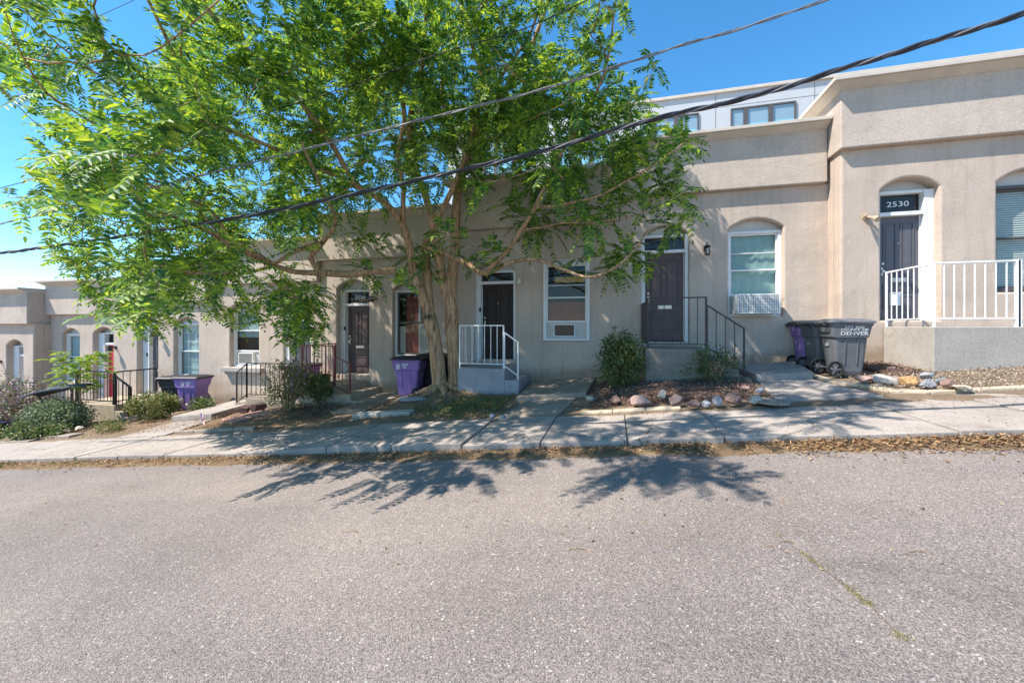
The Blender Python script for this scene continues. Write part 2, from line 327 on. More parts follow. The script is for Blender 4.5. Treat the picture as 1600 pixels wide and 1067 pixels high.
def mesh_np(name, verts, faces):
    me = bpy.data.meshes.new(name); nv = len(verts); nf = len(faces); k = faces.shape[1]
    me.vertices.add(nv); me.vertices.foreach_set('co', np.asarray(verts, dtype=np.float32).ravel())
    me.loops.add(nf * k); me.loops.foreach_set('vertex_index', faces.astype(np.int32).ravel())
    me.polygons.add(nf); me.polygons.foreach_set('loop_start', np.arange(0, nf * k, k, dtype=np.int32))
    me.polygons.foreach_set('loop_total', np.full(nf, k, dtype=np.int32)); me.update(calc_edges=True); return me
def link(name, me, mat, parent=None, loc=None, smooth=False, bevel=0):
    o = bpy.data.objects.new(name, me); COL.objects.link(o)
    if mat and not me.materials: me.materials.append(mat)
    if smooth: me.polygons.foreach_set('use_smooth', [True] * len(me.polygons))
    if bevel:
        b = o.modifiers.new('bevel', 'BEVEL'); b.width = bevel; b.segments = 2; b.limit_method = 'ANGLE'
    if parent: o.parent = parent
    if loc is not None: o.location = loc
    return o
def build(mb, name, mat, parent=None, loc=None, smooth=False, bevel=0, local=False):
    """vertices are world coordinates unless local; they are stored relative to the thing's base"""
    off = Vector((0, 0, 0))
    if not local:
        off = Vector(loc) if loc is not None else Vector(parent['_base']) if parent is not None and '_base' in parent else off
    me = bpy.data.meshes.new(name)
    me.from_pydata([(v[0] - off.x, v[1] - off.y, v[2] - off.z) for v in mb.v], [], mb.f); me.update()
    o = link(name, me, MT[mat] if isinstance(mat, str) else mat, parent, loc, smooth, bevel)
    if parent is not None and '_base' in parent: o['_base'] = parent['_base']
    elif loc is not None: o['_base'] = tuple(loc)
    return o
def tag(o, label=None, cat=None, group=None, kind=None):
    if label: o['label'] = label
    if cat: o['category'] = cat
    if group: o['group'] = group
    if kind: o['kind'] = kind
    return o
def thing(name, label, cat, loc, group=None, rz=0):
    o = bpy.data.objects.new(name, None); COL.objects.link(o); o.location = loc; o.rotation_euler = (0, 0, rz)
    o.empty_display_size = .2; o['_base'] = tuple(loc)
    return tag(o, label, cat, group)
def text_mb(txt, size, org, xd, ud, ext=.002, align='CENTER', sx=1.0):
    c = bpy.data.curves.new('t', 'FONT'); c.body = txt; c.size = size; c.align_x = align; c.extrude = ext; c.resolution_u = 3
    o = bpy.data.objects.new('t', c); COL.objects.link(o); bpy.context.view_layer.update()
    me = o.to_mesh(); org = Vector(org); xd = Vector(xd); ud = Vector(ud); nd = xd.cross(ud)
    mb = MB(); mb.add([org + xd * v.co.x * sx + ud * v.co.y + nd * v.co.z for v in me.vertices], [tuple(p.vertices) for p in me.polygons])
    o.to_mesh_clear(); bpy.data.objects.remove(o); bpy.data.curves.remove(c); return mb

# ------------------------------------------------------------------ ground, road, sidewalk
def sheet(name, x0, x1, y0, y1, nx, ny, zf, mat, kind='structure'):
    xs = np.linspace(x0, x1, nx); ys = np.linspace(y0, y1, ny); vs = [(x, y, zf(x, y)) for y in ys for x in xs]
    fs = [(j * nx + i, j * nx + i + 1, (j + 1) * nx + i + 1, (j + 1) * nx + i) for j in range(ny - 1) for i in range(nx - 1)]
    mb = MB(); mb.add(vs, fs); o = build(mb, name, mat, smooth=True); tag(o, kind=kind); return o
def undul(x, y): return .012 * noise.noise(Vector((x * .5, y * .5, 0)))
def zroad(x, y):
    xx = max(-60, min(40, x)); return road_z(xx) + undul(xx, y) * (.4 if y > 4 else 1) + .035 * sm(1.0, 4.9, y)
sheet('road', -60, 40, -14, 4.86, 200, 40, zroad, 'asphalt')
sheet('terrain', -700, 700, -500, 900, 120, 120, lambda x, y: -1.9 + GR * max(-60, min(40, x)) - .0, 'yard')
def ggr(x, y):
    z = ground(x, min(y, 10.2)) if y > 6.5 else walk_z(x) - .03
    if y < 5.15: z = walk_z(x) - .15
    return z + .02 * noise.noise(Vector((x * 2.3, y * 2.3, 3))) * (1 if y > 6.5 else 0)
sheet('yard', -30, 12, 4.8, 11.5, 340, 60, ggr, 'yard')
# dry gutter strip of dirt along the kerb
mb = MB(); n = 260
for i in range(n + 1):
    x = -24 + 34 * i / n; w0 = 4.70 + .13 * noise.noise(Vector((x * 1.3, 1, 0))) + .06 * noise.noise(Vector((x * 6, 2, 0)))
    for y, dz in ((w0, -.006), (w0 + .06, .006), (4.95, .014), (5.05, .022)):
        mb.v.append((x, y, zroad(x, y) + dz + .004))
for i in range(n):
    for k in range(3): mb.f.append((i * 4 + k, i * 4 + 4 + k, i * 4 + 5 + k, i * 4 + 1 + k))
tag(build(mb, 'gutter_strip', 'straw', smooth=True), kind='structure')
# sidewalk of separate slabs
mb = MB()
k = -24
while k < 9:
    x0 = .15 + 1.08 * k + .008; x1 = x0 + 1.064
    ya, yb = 5.05, 6.5 + (.32 if x0 > 1.2 else 0)
    dz = random.uniform(-.010, .010); ti = random.uniform(-.010, .010)
    if k in (-4, -3): dz += .03
    if k == -5: dz += .02; ti += .02
    zz = [walk_z(x0) + dz - ti + .002, walk_z(x1) + dz + ti, walk_z(x1) + dz + ti + .01, walk_z(x0) + dz - ti + .01]
    jx = random.uniform(-.006, .006)
    mb.slab([(x0, ya + jx), (x1, ya + jx), (x1, yb), (x0, yb)], [z - .22 for z in zz], zz)
    k += 1
tag(build(mb, 'sidewalk', 'conc_walk', bevel=.012), kind='structure')
def pathslab(poly, dz=0, th=.2, mat='conc_walk', name='path'):
    m = MB(); zs = [ground(x, y) + dz for x, y in poly]; m.slab(poly, [z - th for z in zs], zs)
    return tag(build(m, name, mat, bevel=.01), kind='structure')
pathslab([(-2.0, 6.51), (-.95, 6.51), (-.72, 7.98), (-1.75, 7.98)], .02, .2, 'conc')
pathslab([(-1.98, 8.0), (-.55, 8.0), (-.45, 9.96), (-2.05, 9.96)], .09, .3, 'conc')
pathslab([(2.35, 6.83), (3.72, 6.83), (3.42, 8.38), (2.6, 8.38)], .03)
pathslab([(2.58, 8.4), (3.5, 8.4), (3.78, 9.96), (2.58, 9.96)], .14, .3)
pathslab([(-6.3, 7.75), (-5.35, 7.75), (-5.4, 9.9), (-6.2, 9.9)], .06, .3, 'conc')
pathslab([(-10.9, 6.51), (-9.5, 6.51), (-9.9, 7.9), (-11.2, 7.9)], .02)
pathslab([(-11.3, 7.9), (-9.95, 7.9), (-10.2, 9.9), (-11.6, 9.9)], .16, .35)
pathslab([(-15.2, 6.51), (-14.0, 6.51), (-14.2, 8.2), (-15.3, 8.2)], .03, .2, 'conc')
# mulch bed in front of the bronze railing landing and beside the carts
def bed(poly, mat, dz=.02):
    cx = sum(p[0] for p in poly) / len(poly); cy = sum(p[1] for p in poly) / len(poly); m = MB(); rings = 7; N = len(poly)
    for r in range(rings + 1):
        f = r / rings
        for x, y in poly:
            X_, Y_ = cx + (x - cx) * f, cy + (y - cy) * f; e = (1 - f ** 3)
            m.v.append((X_, Y_, ground(X_, Y_) + dz * e + .02 + .012 * noise.noise(Vector((X_ * 5, Y_ * 5, 0))) - .03 * (f == 1)))
    for r in range(rings):
        for i in range(N): m.f.append((r * N + i, r * N + (i + 1) % N, (r + 1) * N + (i + 1) % N, (r + 1) * N + i))
    return tag(build(m, 'planting_bed', mat, smooth=True), kind='structure')
def dense(poly, k=6):
    o = []
    for i in range(len(poly)):
        a, b = poly[i], poly[(i + 1) % len(poly)]
        for j in range(k): o.append((a[0] + (b[0] - a[0]) * j / k, a[1] + (b[1] - a[1]) * j / k))
    return o
bed(dense([(-.5, 6.95), (2.2, 6.95), (2.5, 8.3), (2.5, 8.6), (.5, 8.65), (-.35, 9.7), (-.45, 8.2)]), 'mulch', .05)
bed(dense([(3.72, 8.1), (4.1, 7.02), (9.5, 6.99), (9.5, 8.15), (5.1, 8.15), (5.05, 9.45), (4.6, 9.45), (4.55, 8.2)]), 'yard', .03)
bed(dense([(4.52, 8.0), (5.12, 7.95), (5.12, 9.4), (4.6, 9.4)]), 'mulch', .06)
bed(dense([(-9.4, 6.56), (-6.9, 6.56), (-6.2, 7.3), (-7.0, 8.4), (-9.6, 8.5)]), 'straw', .05)
bed(dense([(-5.2, 6.6), (-2.2, 6.6), (-2.1, 7.9), (-3.3, 8.6), (-4.9, 9.5), (-5.3, 8.0)]), 'yard', .03)

# ------------------------------------------------------------------ houses
def arc_pts(x0, x1, zs, zc, n=14):
    w = (x1 - x0) / 2; h = zc - zs; r = (w * w + h * h) / (2 * h); cx = (x0 + x1) / 2; cz = zc - r; a = math.asin(w / r)
    return [(cx + r * math.sin(a - 2 * a * i / n), cz + r * math.cos(a - 2 * a * i / n)) for i in range(n + 1)]   # right to left
def wall_mesh(x0, x1, z0, z1, Y, holes, th=.3, bev=.045):
    c = bpy.data.curves.new('w', 'CURVE'); c.dimensions = '2D'; c.fill_mode = 'BOTH'
    c.extrude = th / 2 - bev; c.bevel_depth = bev; c.bevel_resolution = 3; c.resolution_u = 1
    def spl(pts):
        s = c.splines.new('POLY'); s.points.add(len(pts) - 1); s.use_cyclic_u = True
        for q, (a, b) in zip(s.points, pts): q.co = (a, b, 0, 1)
    # the bevel grows the solid by bev, so outer outline and holes are drawn inset
    spl([(x0 + (bev if x0 == 4.44 else 0), z0), (x1 - (bev if Y < 9.9 else 0), z0), (x1 - (bev if Y < 9.9 else 0), z1 - bev), (x0 + (bev if x0 == 4.44 else 0), z1 - bev)])
    for (a, b, zb, zs, zc) in holes:
        a, b, zb, zs, zc = a - bev, b + bev, zb - bev, zs + bev * .6, zc + bev
        spl([(a, zb), (b, zb)] + arc_pts(a, b, zs, zc))
    o = bpy.data.objects.new('w', c); COL.objects.link(o); bpy.context.view_layer.update(); me = o.to_mesh()
    mb = MB(); mb.add([(v.co.x, Y + th / 2 - v.co.z, v.co.y) for v in me.vertices], [tuple(reversed(p.vertices)) for p in me.polygons])
    o.to_mesh_clear(); bpy.data.objects.remove(o); bpy.data.curves.remove(c); return mb
def door(h, x0, x1, zb, zt, ztr, zcrown, Y, mat, number=None, dep=.26, mail=True, numx=.5, jl=.07, jr=.07):
    """frame of the opening at depth dep, panelled leaf with handle, transom with number"""
    yb = Y + dep
    fr = MB(); fr.box(x0 - .04, x1 + .04, yb, yb + .03, ztr + .05, zcrown + .06)
    spf = build(fr, 'arch_panel', 'spandrel', h)
    f = MB(); f.box(x0 - .02, x0 + jl, yb - .12, yb + .03, zb - .03, ztr + .05); f.box(x1 - jr, x1 + .02, yb - .12, yb + .03, zb - .03, ztr + .05)
    f.box(x0 + jl, x1 - jr, yb - .10, yb + .03, ztr, ztr + .06); f.box(x0 + jl, x1 - jr, yb - .115, yb + .03, zt, zt + .075)
    f.box(x0 + jl, x0 + jl + .02, yb - .03, yb + .03, zb, zt); f.box(x1 - jr - .02, x1 - jr, yb - .03, yb + .03, zb, zt)
    build(f, 'door_frame', 'white', h, bevel=.006)
    s = MB(); s.box(x0 - .02, x1 + .02, yb - .16, yb + .05, zb - .10, zb - .032); build(s, 'threshold', 'conc', h, bevel=.006)
    tg = MB(); tg.box(x0 + jl, x1 - jr, yb + .012, yb + .018, zt + .075, ztr); t = build(tg, 'transom', 'glass', h)
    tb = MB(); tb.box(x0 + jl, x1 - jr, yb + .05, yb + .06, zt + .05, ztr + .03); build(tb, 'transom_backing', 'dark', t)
    if number:
        cx = x0 + jl + (x1 - x0 - jl - jr) * numx; hgt = (ztr - zt - .075)
        build(text_mb(number, hgt * .42, (cx, yb + .003, zt + .075 + hgt * .36), (1, 0, 0), (0, 0, 1), .003, sx=1.25), 'number', 'ink', t)
    a, b = x0 + jl + .022, x1 - jr - .022; W = b - a; H = zt - zb
    d = MB(); d.box(a, b, yb - .005, yb + .04, zb, zt)
    def panel(u0, u1, v0, v1):
        A, B, C, D = a + W * u0, a + W * u1, zb + H * v0, zb + H * v1; q = .022
        for bx in ((A, B, C, C + q), (A, B, D - q, D), (A, A + q, C + q, D - q), (B - q, B, C + q, D - q)):
            d.box(bx[0], bx[1], yb - .022, yb - .0052, bx[2], bx[3])
        d.box(A + .045, B - .045, yb - .014, yb - .0052, C + .045, D - .045)
    panel(.12, .45, .42, .94); panel(.55, .88, .42, .94); panel(.12, .88, .27, .345); panel(.12, .88, .10, .235)
    lf = build(d, 'door', mat, h, bevel=.003)
    k = MB(); kx = a + .07; k.cyl((kx, yb - .04, zb + H * .47), (0, 1, 0), .028, .05, 12); k.cyl((kx, yb - .02, zb + H * .545), (0, 1, 0), .024, .03, 12)
    k.box(kx - .02, kx + .02, yb - .015, yb - .0055, zb + H * .43, zb + H * .51)
    build(k, 'handle', 'brass', lf, smooth=False)
    p = MB(); p.cyl((a + W / 2, yb - .012, zb + H * .74), (0, 1, 0), .012, .016, 10); build(p, 'peephole', 'brass', lf)
    if mail:
        q = MB(); q.box(a + W * .34, a + W * .70, yb - .02, yb - .0055, zb + H * .365, zb + H * .405); q.box(a + W * .37, a + W * .67, yb - .026, yb - .0202, zb + H * .373, zb + H * .397)
        build(q, 'mail_slot', 'brass', lf)
def window(h, x0, x1, zb, zt, zcrown, Y, kind, dep=.2, fmat='white', smat=None, lower=.5, ac=False, grid=False, rail=None, jl=.06):
    yb = Y + dep
    a_ = MB(); a_.box(x0 - .04, x1 + .04, yb, yb + .03, zt + .003, zcrown + .06); build(a_, 'arch_panel', 'spandrel', h)
    f = MB(); f.box(x0 - .02, x0 + jl, yb - .07, yb + .03, zb, zt); f.box(x1 - jl, x1 + .02, yb - .07, yb + .03, zb, zt)
    f.box(x0 + jl, x1 - jl, yb - .068, yb + .03, zt - .06, zt); f.box(x0 + jl, x1 - jl, yb - .09, yb + .03, zb, zb + .06)
    win = build(f, 'window', fmat, h, bevel=.006)
    a, b, c, d = x0 + jl, x1 - jl, zb + .06, zt - .06
    if ac:                       # filler board under the sash
        c2 = c + ac; p = MB(); p.box(a, b, yb - .01, yb + .02, c, c2); build(p, 'filler_board', 'spandrel', win, bevel=.003); c = c2
    zm = c + (d - c) * lower; s = MB(); q = .035
    s.box(a, a + q, yb - .045, yb + .0, c, zm); s.box(b - q, b, yb - .045, yb + .0, c, zm); s.box(a + q, b - q, yb - .045, yb, c, c + q + .01); s.box(a, b, yb - .05, yb + .025, zm, zm + .035)
    s.box(a, a + q, yb - .02, yb + .022, zm + .035, d); s.box(b - q, b, yb - .02, yb + .022, zm + .035, d); s.box(a + q, b - q, yb - .02, yb + .022, d - q, d)
    for r_ in (rail or []): s.box(a + q, b - q, yb - .02, yb + .01, c + (d - c) * r_, c + (d - c) * r_ + .02)
    if grid:
        for i in (1, 2): s.box(a + (b - a) * i / 3 - .006, a + (b - a) * i / 3 + .006, yb + .001, yb + .012, c + q, d - q)
        for i in range(1, 6):
            if i != 3: s.box(a + q, b - q, yb + .0015, yb + .0115, c + (d - c) * i / 6 - .006, c + (d - c) * i / 6 + .006)
    build(s, 'sash', smat if smat else 'modernframe' if fmat == 'modernframe' else 'white', win, bevel=.003)
    g = MB(); g.box(a + q, b - q, yb - .022, yb - .018, c + .04, zm); g.box(a + q, b - q, yb + .014, yb + .018, zm + .03, d - q)
    build(g, 'pane', 'glass', win)
    iy = yb + .045; hgt = d - c
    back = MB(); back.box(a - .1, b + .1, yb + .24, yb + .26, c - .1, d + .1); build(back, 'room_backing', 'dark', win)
    def slats(xa, xb, za, zb_, n_, name, mat, tilt=.6):
        m = MB(); st = (zb_ - za) / n_
        for i in range(n_):
            z = za + st * (i + .5); hh = st * .5
            m.add([(xa, iy - .012 * tilt, z - hh * .9), (xb, iy - .012 * tilt, z - hh * .9), (xb, iy + .012 * tilt, z + hh * .9), (xa, iy + .012 * tilt, z + hh * .9)], [(0, 1, 2, 3)])
        build(m, name, mat, win)
    if kind == 'green':
        m = MB(); N = 14
        for i in range(N + 1):
            xx = a + (b - a) * i / N; yy = iy + .012 * math.sin(i * 2.1)
            m.v += [(xx, yy, c), (xx, yy + .01, d)]
        m.f += [(2 * i, 2 * i + 2, 2 * i + 3, 2 * i + 1) for i in range(N)]; build(m, 'curtain', 'blind_green', win, smooth=True)
    if kind == 'greyblind': slats(a, b, c, d, 44, 'blind', 'blind_grey')
    if kind == 'halfblind': slats(a, b, c + hgt * .35, d, 30, 'blind', 'curtain')
    if kind == 'shutter':
        slats(a + (b - a) * .66, b - .05, c + .04, c + hgt * .46, 15, 'shutter', 'shutter', 1.5)
        m = MB()
        for xx in (a + (b - a) * .62, b - .05): m.box(xx, xx + .05, iy - .02, iy + .02, c, d - hgt * .02)
        m.box(a + (b - a) * .62 + .051, b - .051, iy - .019, iy + .019, c + hgt * .46, c + hgt * .5); build(m, 'shutter_frame', 'shutter', win)
        m = MB(); m.box(a + (b - a) * .22, a + (b - a) * .60, iy + .03, iy + .04, c, d - hgt * .05); build(m, 'curtain', 'brick_reflection', win)  # no real curtain: red sheet painted as brick reflected in the glass
        slats(a + .02, a + (b - a) * .2, c + .04, c + hgt * .46, 15, 'shutter', 'shutter', 1.5)
    if kind == 'amber':
        m = MB(); m.box(a + (b - a) * .2, b - .06, iy, iy + .02, c + hgt * .70, c + hgt * .80); build(m, 'amber_band', 'amber', win, bevel=.005)  # plain amber band behind the upper glass
        m = MB(); m.box(a + .02, b - .02, iy + .06, iy + .07, c, c + hgt * .36); build(m, 'curtain', 'brick_reflection', win)  # red sheet low behind the pane, painted in place of a brick reflection
    if kind == 'curtain':
        m = MB(); m.box(a, b, iy, iy + .01, c, d); build(m, 'blind', 'curtain', win)
    return win

FY = 10.0
U = [ # x0, x1, face y, roof z, belt z, openings (x0,x1,zb,zspring,zcrown), label
 (4.44, 9.6, 9.5, 4.85, 3.56, [(5.12, 6.07, .12, 2.70, 2.93), (6.94, 8.05, .64, 2.70, 2.93)], 'uphill stucco terrace house 2530, standing forward of the row, grey door at far right'),
 (.15, 4.44, FY, 4.33, 3.07, [(.62, 1.66, -.36, 2.16, 2.38), (2.50, 3.60, .22, 2.20, 2.42)], 'stucco terrace house with lantern, purple-brown door and green-curtained window over the air conditioner'),
 (-4.12, .15, FY, 3.80, 2.54, [(-3.60, -2.50, -.86, 1.44, 1.68), (-1.74, -.62, -.36, 1.50, 1.70)], 'stucco terrace house with near-black door and white stair rail behind the tree'),
 (-8.40, -4.12, FY, 3.18, 1.92, [(-7.88, -6.82, -1.38, 1.10, 1.34), (-6.05, -4.92, -.86, 1.02, 1.24)], 'stucco terrace house 2520 with plum door and black-framed shuttered window'),
 (-12.62, -8.40, FY, 2.58, 1.32, [(-9.76, -8.80, -1.92, .62, .84), (-11.84, -10.72, -1.28, .56, .78)], 'stucco terrace house 2518 with stone window sill behind the black railing'),
 (-16.38, -12.62, FY, 2.08, .82, [(-15.86, -14.92, -2.32, .14, .36), (-14.20, -13.14, -1.70, .10, .29)], 'stucco terrace house with small-paned white window and dark door behind two carts'),
 (-20.22, -16.38, FY, 1.62, .42, [(-18.02, -17.02, -2.75, -.26, -.04), (-19.64, -18.72, -2.0, -.28, -.08)], 'stucco terrace house with red door behind the lime-green sapling'),
 (-33, -20.22, 9.54, 1.33, .08, [(-21.72, -20.80, -3.2, -.72, -.5), (-24.6, -23.7, -2.4, -.6, -.4)], 'lowest stucco terrace house at the left edge with deep arched doorway'),
]
HS = []
for i, (x0, x1, Y, rz, bz, ho, lab) in enumerate(U):
    gb = -1.28 + GR * x0 - .6
    h = thing('terrace_house', lab, 'house', (x0, Y, gb + .6), 'stepped row of stucco terrace houses'); HS.append(h)
    wb = wall_mesh(x0, x1 - .003, gb, bz + .02, Y, ho)
    yd = Y + .3
    wb.box(x0, x0 + .25, yd - .02, Y + 9, gb, bz); wb.box(x1 - .25, x1 - .003, yd - .02, Y + 9, gb, bz); wb.box(x0 + .25, x1 - .25, Y + 8.7, Y + 9, gb, bz)
    build(wb, 'wall', 'stucco', h)
    ov = .14; lo = .06
    pb = MB(); pb.box(x0 - lo, x1 - .004 - (.062 if i > 0 else 0), Y - ov, Y + 9.05, bz, rz - .1)
    build(pb, 'parapet', 'stucco_up', h, bevel=.02)
    cb = MB(); oc = .36; rx = x1 - (.07 if i else 0) + (.0 if i else 0)
    cb.add([(x0 - .26, Y - oc, rz - .03), (rx, Y - oc, rz - .03), (rx, Y + 9.2, rz - .03), (x0 - .26, Y + 9.2, rz - .03),
            (x0 - .26, Y - oc, rz + .045), (rx, Y - oc, rz + .045), (rx, Y + 9.2, rz + .045), (x0 - .26, Y + 9.2, rz + .045)],
           [(0, 3, 2, 1), (4, 5, 6, 7), (0, 1, 5, 4), (1, 2, 6, 5), (2, 3, 7, 6), (3, 0, 4, 7)])
    cb.add([(x0 - lo - .01, Y - ov - .01, rz - .14), (rx, Y - ov - .01, rz - .14), (rx, Y + 9.1, rz - .14), (x0 - lo - .01, Y + 9.1, rz - .14),
            (x0 - .22, Y - oc + .04, rz - .031), (rx, Y - oc + .04, rz - .031), (rx, Y + 9.1, rz - .031), (x0 - .22, Y + 9.1, rz - .031)],
           [(0, 3, 2, 1), (4, 5, 6, 7), (0, 1, 5, 4), (1, 2, 6, 5), (2, 3, 7, 6), (3, 0, 4, 7)])
    build(cb, 'coping', 'coping', h, bevel=.008)
h = HS[0]
door(h, 5.12, 6.07, .14, 2.22, 2.66, 2.93, 9.5, 'door_grey', '2530', .27, numx=.5, jr=.16)
window(h, 6.94, 8.05, .66, 2.66, 2.93, 9.5, 'greyblind', .2, 'modernframe')
h = HS[1]
door(h, .62, 1.66, -.34, 1.74, 2.12, 2.38, FY, 'door_purple', None, .18)
window(h, 2.50, 3.60, .22, 2.17, 2.42, FY, 'green', .2, lower=.40, ac=.42, rail=(.68,))
h = HS[2]
door(h, -3.60, -2.50, -.84, 1.12, 1.42, 1.68, FY, 'door_black', None, .2, mail=False, jl=.13)
window(h, -1.74, -.62, -.36, 1.60, 1.72, FY, 'amber', .03, lower=.42, ac=.40, rail=(.64,))
h = HS[3]
door(h, -7.88, -6.82, -1.36, .60, 1.02, 1.34, FY, 'door_purple', '2520', .28, numx=.5, jl=.16)
window(h, -6.05, -4.92, -.86, 1.02, 1.26, FY, 'shutter', .2, 'white', 'modernframe', lower=.5)
h = HS[4]
door(h, -9.76, -8.80, -1.92, .16, .54, .84, FY, 'door_grey', '2518', .18, numx=.78, jl=.14)
window(h, -11.84, -10.72, -1.28, .56, .78, FY, 'halfblind', .2, lower=.5, ac=.42)
m = MB(); m.box(-12.05, -10.5, FY - .16, FY + .05, -1.42, -1.283); m.box(-11.95, -10.6, FY - .10, FY + .05, -1.50, -1.423); build(m, 'window_sill', 'conc_pale', h, bevel=.015)
h = HS[5]
door(h, -15.86, -14.92, -2.32, -.26, .06, .36, FY, 'door_grey', None, .28, jl=.3)
window(h, -14.20, -13.14, -1.70, .12, .29, FY, 'curtain', .2, grid=True, lower=.47)
h = HS[6]
door(h, -18.02, -17.02, -2.75, -.66, -.28, -.04, FY, 'door_red', None, .28, jl=.3)
window(h, -19.64, -18.72, -2.0, -.26, -.08, FY, 'curtain', .2)
h = HS[7]
door(h, -21.72, -20.80, -3.2, -1.1, -.76, -.48, 9.54, 'door_purple', None, .30, jl=.3)
window(h, -24.6, -23.7, -2.4, -.6, -.4, 9.54, 'curtain', .2)

# modern block behind
mb_t = thing('apartment_building', 'pale grey modern block with ribbon windows rising behind the terrace', 'building', (8, 24, 0))
m = MB(); m.box(-10.5, 42, 24, 40, -3, 12.75); build(m, 'wall', 'modern', mb_t)
m = MB(); m.box(-10.6, 42.1, 23.88, 40.1, 12.751, 12.93); build(m, 'coping', 'coping', mb_t, bevel=.02)
m = MB()
for xx in [-8 + 4.7 * k for k in range(11)]: m.box(xx + 3.95, xx + 3.97, 23.994, 24.1, -3, 12.7)
m.box(-10.49, 41.9, 23.995, 24.1, 12.0, 12.02); build(m, 'panel_joint', 'modernframe', mb_t)
for row in (9.6, 6.0):
    for k in range(-3, 7):
        xa = 6.1 + 4.7 * k
        fr = MB(); z0, z1 = row, row + 2.15
        fr.box(xa, xa + 3.1, 23.93, 24.02, z1, z1 + .08); fr.box(xa, xa + 3.1, 23.93, 24.02, z0 - .08, z0)
        for q, wq in ((0, .07), (.62, .22), (1.82, .22), (3.03, .07)): fr.box(xa + q, xa + q + wq, 23.93, 24.02, z0, z1)
        wn = build(fr, 'window', 'modernframe', mb_t)
        pn = MB(); pn.box(xa + .07, xa + 3.03, 23.985, 23.995, z0, z1); build(pn, 'pane', 'glassblue', wn)
        cu = MB()
        for q0, q1 in ((.07, .62), (.84, 1.82), (2.04, 3.03)):
            cu.box(xa + q0, xa + q1, 23.996, 23.999, z0, z0 + 1.2 + .35 * ((k * 3 + int(q0 * 5)) % 3) / 2)
        build(cu, 'blind', 'farblind', wn)

# ------------------------------------------------------------------ entry steps with railings
def rail_run(mb, a, b, h, low=.1, n=7, w=.028, wb=.016, posts=(True, True), foot=0, pw=None):
    """a, b: floor points of a railing run; top rail, bottom rail, balusters, posts"""
    a, b = Vector(a), Vector(b); z = Vector((0, 0, 1)); pw = pw or w * 1.15
    mb.bar(a + z * h, b + z * h, w); mb.bar(a + z * low, b + z * low, w * .8)
    for i in range(1, n):
        p = a.lerp(b, i / n); mb.bar(p + z * low, p + z * h, wb)
    if posts[0]: mb.bar(a - z * foot, a + z * (h + .01), pw)
    if posts[1]: mb.bar(b - z * foot, b + z * (h + .01), pw)
def landing(lab, x0, x1, y0, y1, top, mat, steps=(), rails=(), rmat='whitemetal', cat='entry steps', base=None, **kw):
    zb = min(ground(x0, y0), ground(x1, y0)) - .25
    t = thing('entry_steps', lab, cat, (x0, y0, zb + .25), 'front steps of the terrace')
    m = MB(); m.box(x0, x1, y0, y1, zb, top); build(m, 'landing', mat, t, bevel=.015)
    for (a, b, c, d, z) in steps:
        m = MB(); m.box(a, b, c, d, zb - .15, z); build(m, 'step', mat, t, bevel=.012)
    m = MB()
    for r in rails: rail_run(m, *r[:3], **(r[3] if len(r) > 3 else {}))
    if m.v: build(m, 'railing', rmat, t, bevel=.003)
    return t
# 2530
landing('large plain concrete landing with white rail at the 2530 door', 5.15, 7.6, 8.2, 9.48, -.005, 'conc_pale',
        [(7.6, 7.95, 8.25, 9.45, -.19), (7.95, 8.3, 8.25, 9.45, -.37), (8.3, 8.65, 8.25, 9.45, -.55)],
        [((5.19, 9.46, 0), (5.19, 8.27, 0), 1.06, dict(n=8, low=.13, posts=(True, False))), ((5.19, 8.25, 0), (6.28, 8.25, 0), 1.06, dict(n=8, low=.13, posts=(True, False), foot=.02)),
         ((6.28, 8.25, 0), (6.30, 8.25, 0), 1.06, dict(n=1, low=.13, pw=.05, foot=.02)), ((6.34, 8.25, -.02), (7.5, 8.25, -.6), .9, dict(n=7, posts=(False, True)))])
landing('concrete landing with dark bronze rail in front of the purple-brown door under the lantern', .60, 1.82, 8.6, 9.98, -.46, 'conc',
        [(1.82, 2.08, 8.6, 9.98, -.66), (2.08, 2.33, 8.6, 9.98, -.84), (2.33, 2.56, 8.6, 9.98, -1.0)],
        [((.62, 9.96, -.46), (.66, 8.68, -.46), .98, dict(n=9, posts=(True, False))), ((.66, 8.66, -.46), (1.76, 8.66, -.46), 1.04, dict(n=7, foot=.02, pw=.034)),
         ((1.78, 8.66, -.50), (2.44, 8.66, -.96), .92, dict(n=4, low=.08, foot=.02))], 'bronzemetal')
landing('lavender-grey painted concrete landing with white rail to the right of the tree', -3.58, -2.43, 8.72, 9.98, -.97, 'conc_lav',
        [(-2.43, -2.1, 8.72, 9.98, -1.22)],
        [((-3.54, 9.96, -.97), (-3.54, 8.80, -.97), .99, dict(n=9, posts=(True, False))), ((-3.54, 8.78, -.97), (-2.47, 8.78, -.97), .99, dict(n=7, foot=.02)),
         ((-2.45, 8.78, -1.0), (-2.13, 8.78, -1.22), .86, dict(n=1, foot=.02))])
landing('weathered concrete steps with red oxide rail at the 2520 door', -7.95, -6.86, 8.62, 9.98, -1.52, 'conc_tan',
        [(-6.86, -6.42, 8.62, 9.98, -1.70), (-6.42, -5.98, 8.62, 9.98, -1.86)],
        [((-7.9, 9.96, -1.52), (-7.9, 8.70, -1.52), 1.02, dict(n=9, posts=(True, False))), ((-7.9, 8.68, -1.52), (-6.92, 8.68, -1.52), 1.02, dict(n=8, foot=.02, pw=.042)),
         ((-6.9, 8.68, -1.62), (-6.46, 8.68, -1.80), .86, dict(n=2, foot=.04, pw=.036))], 'redmetal')
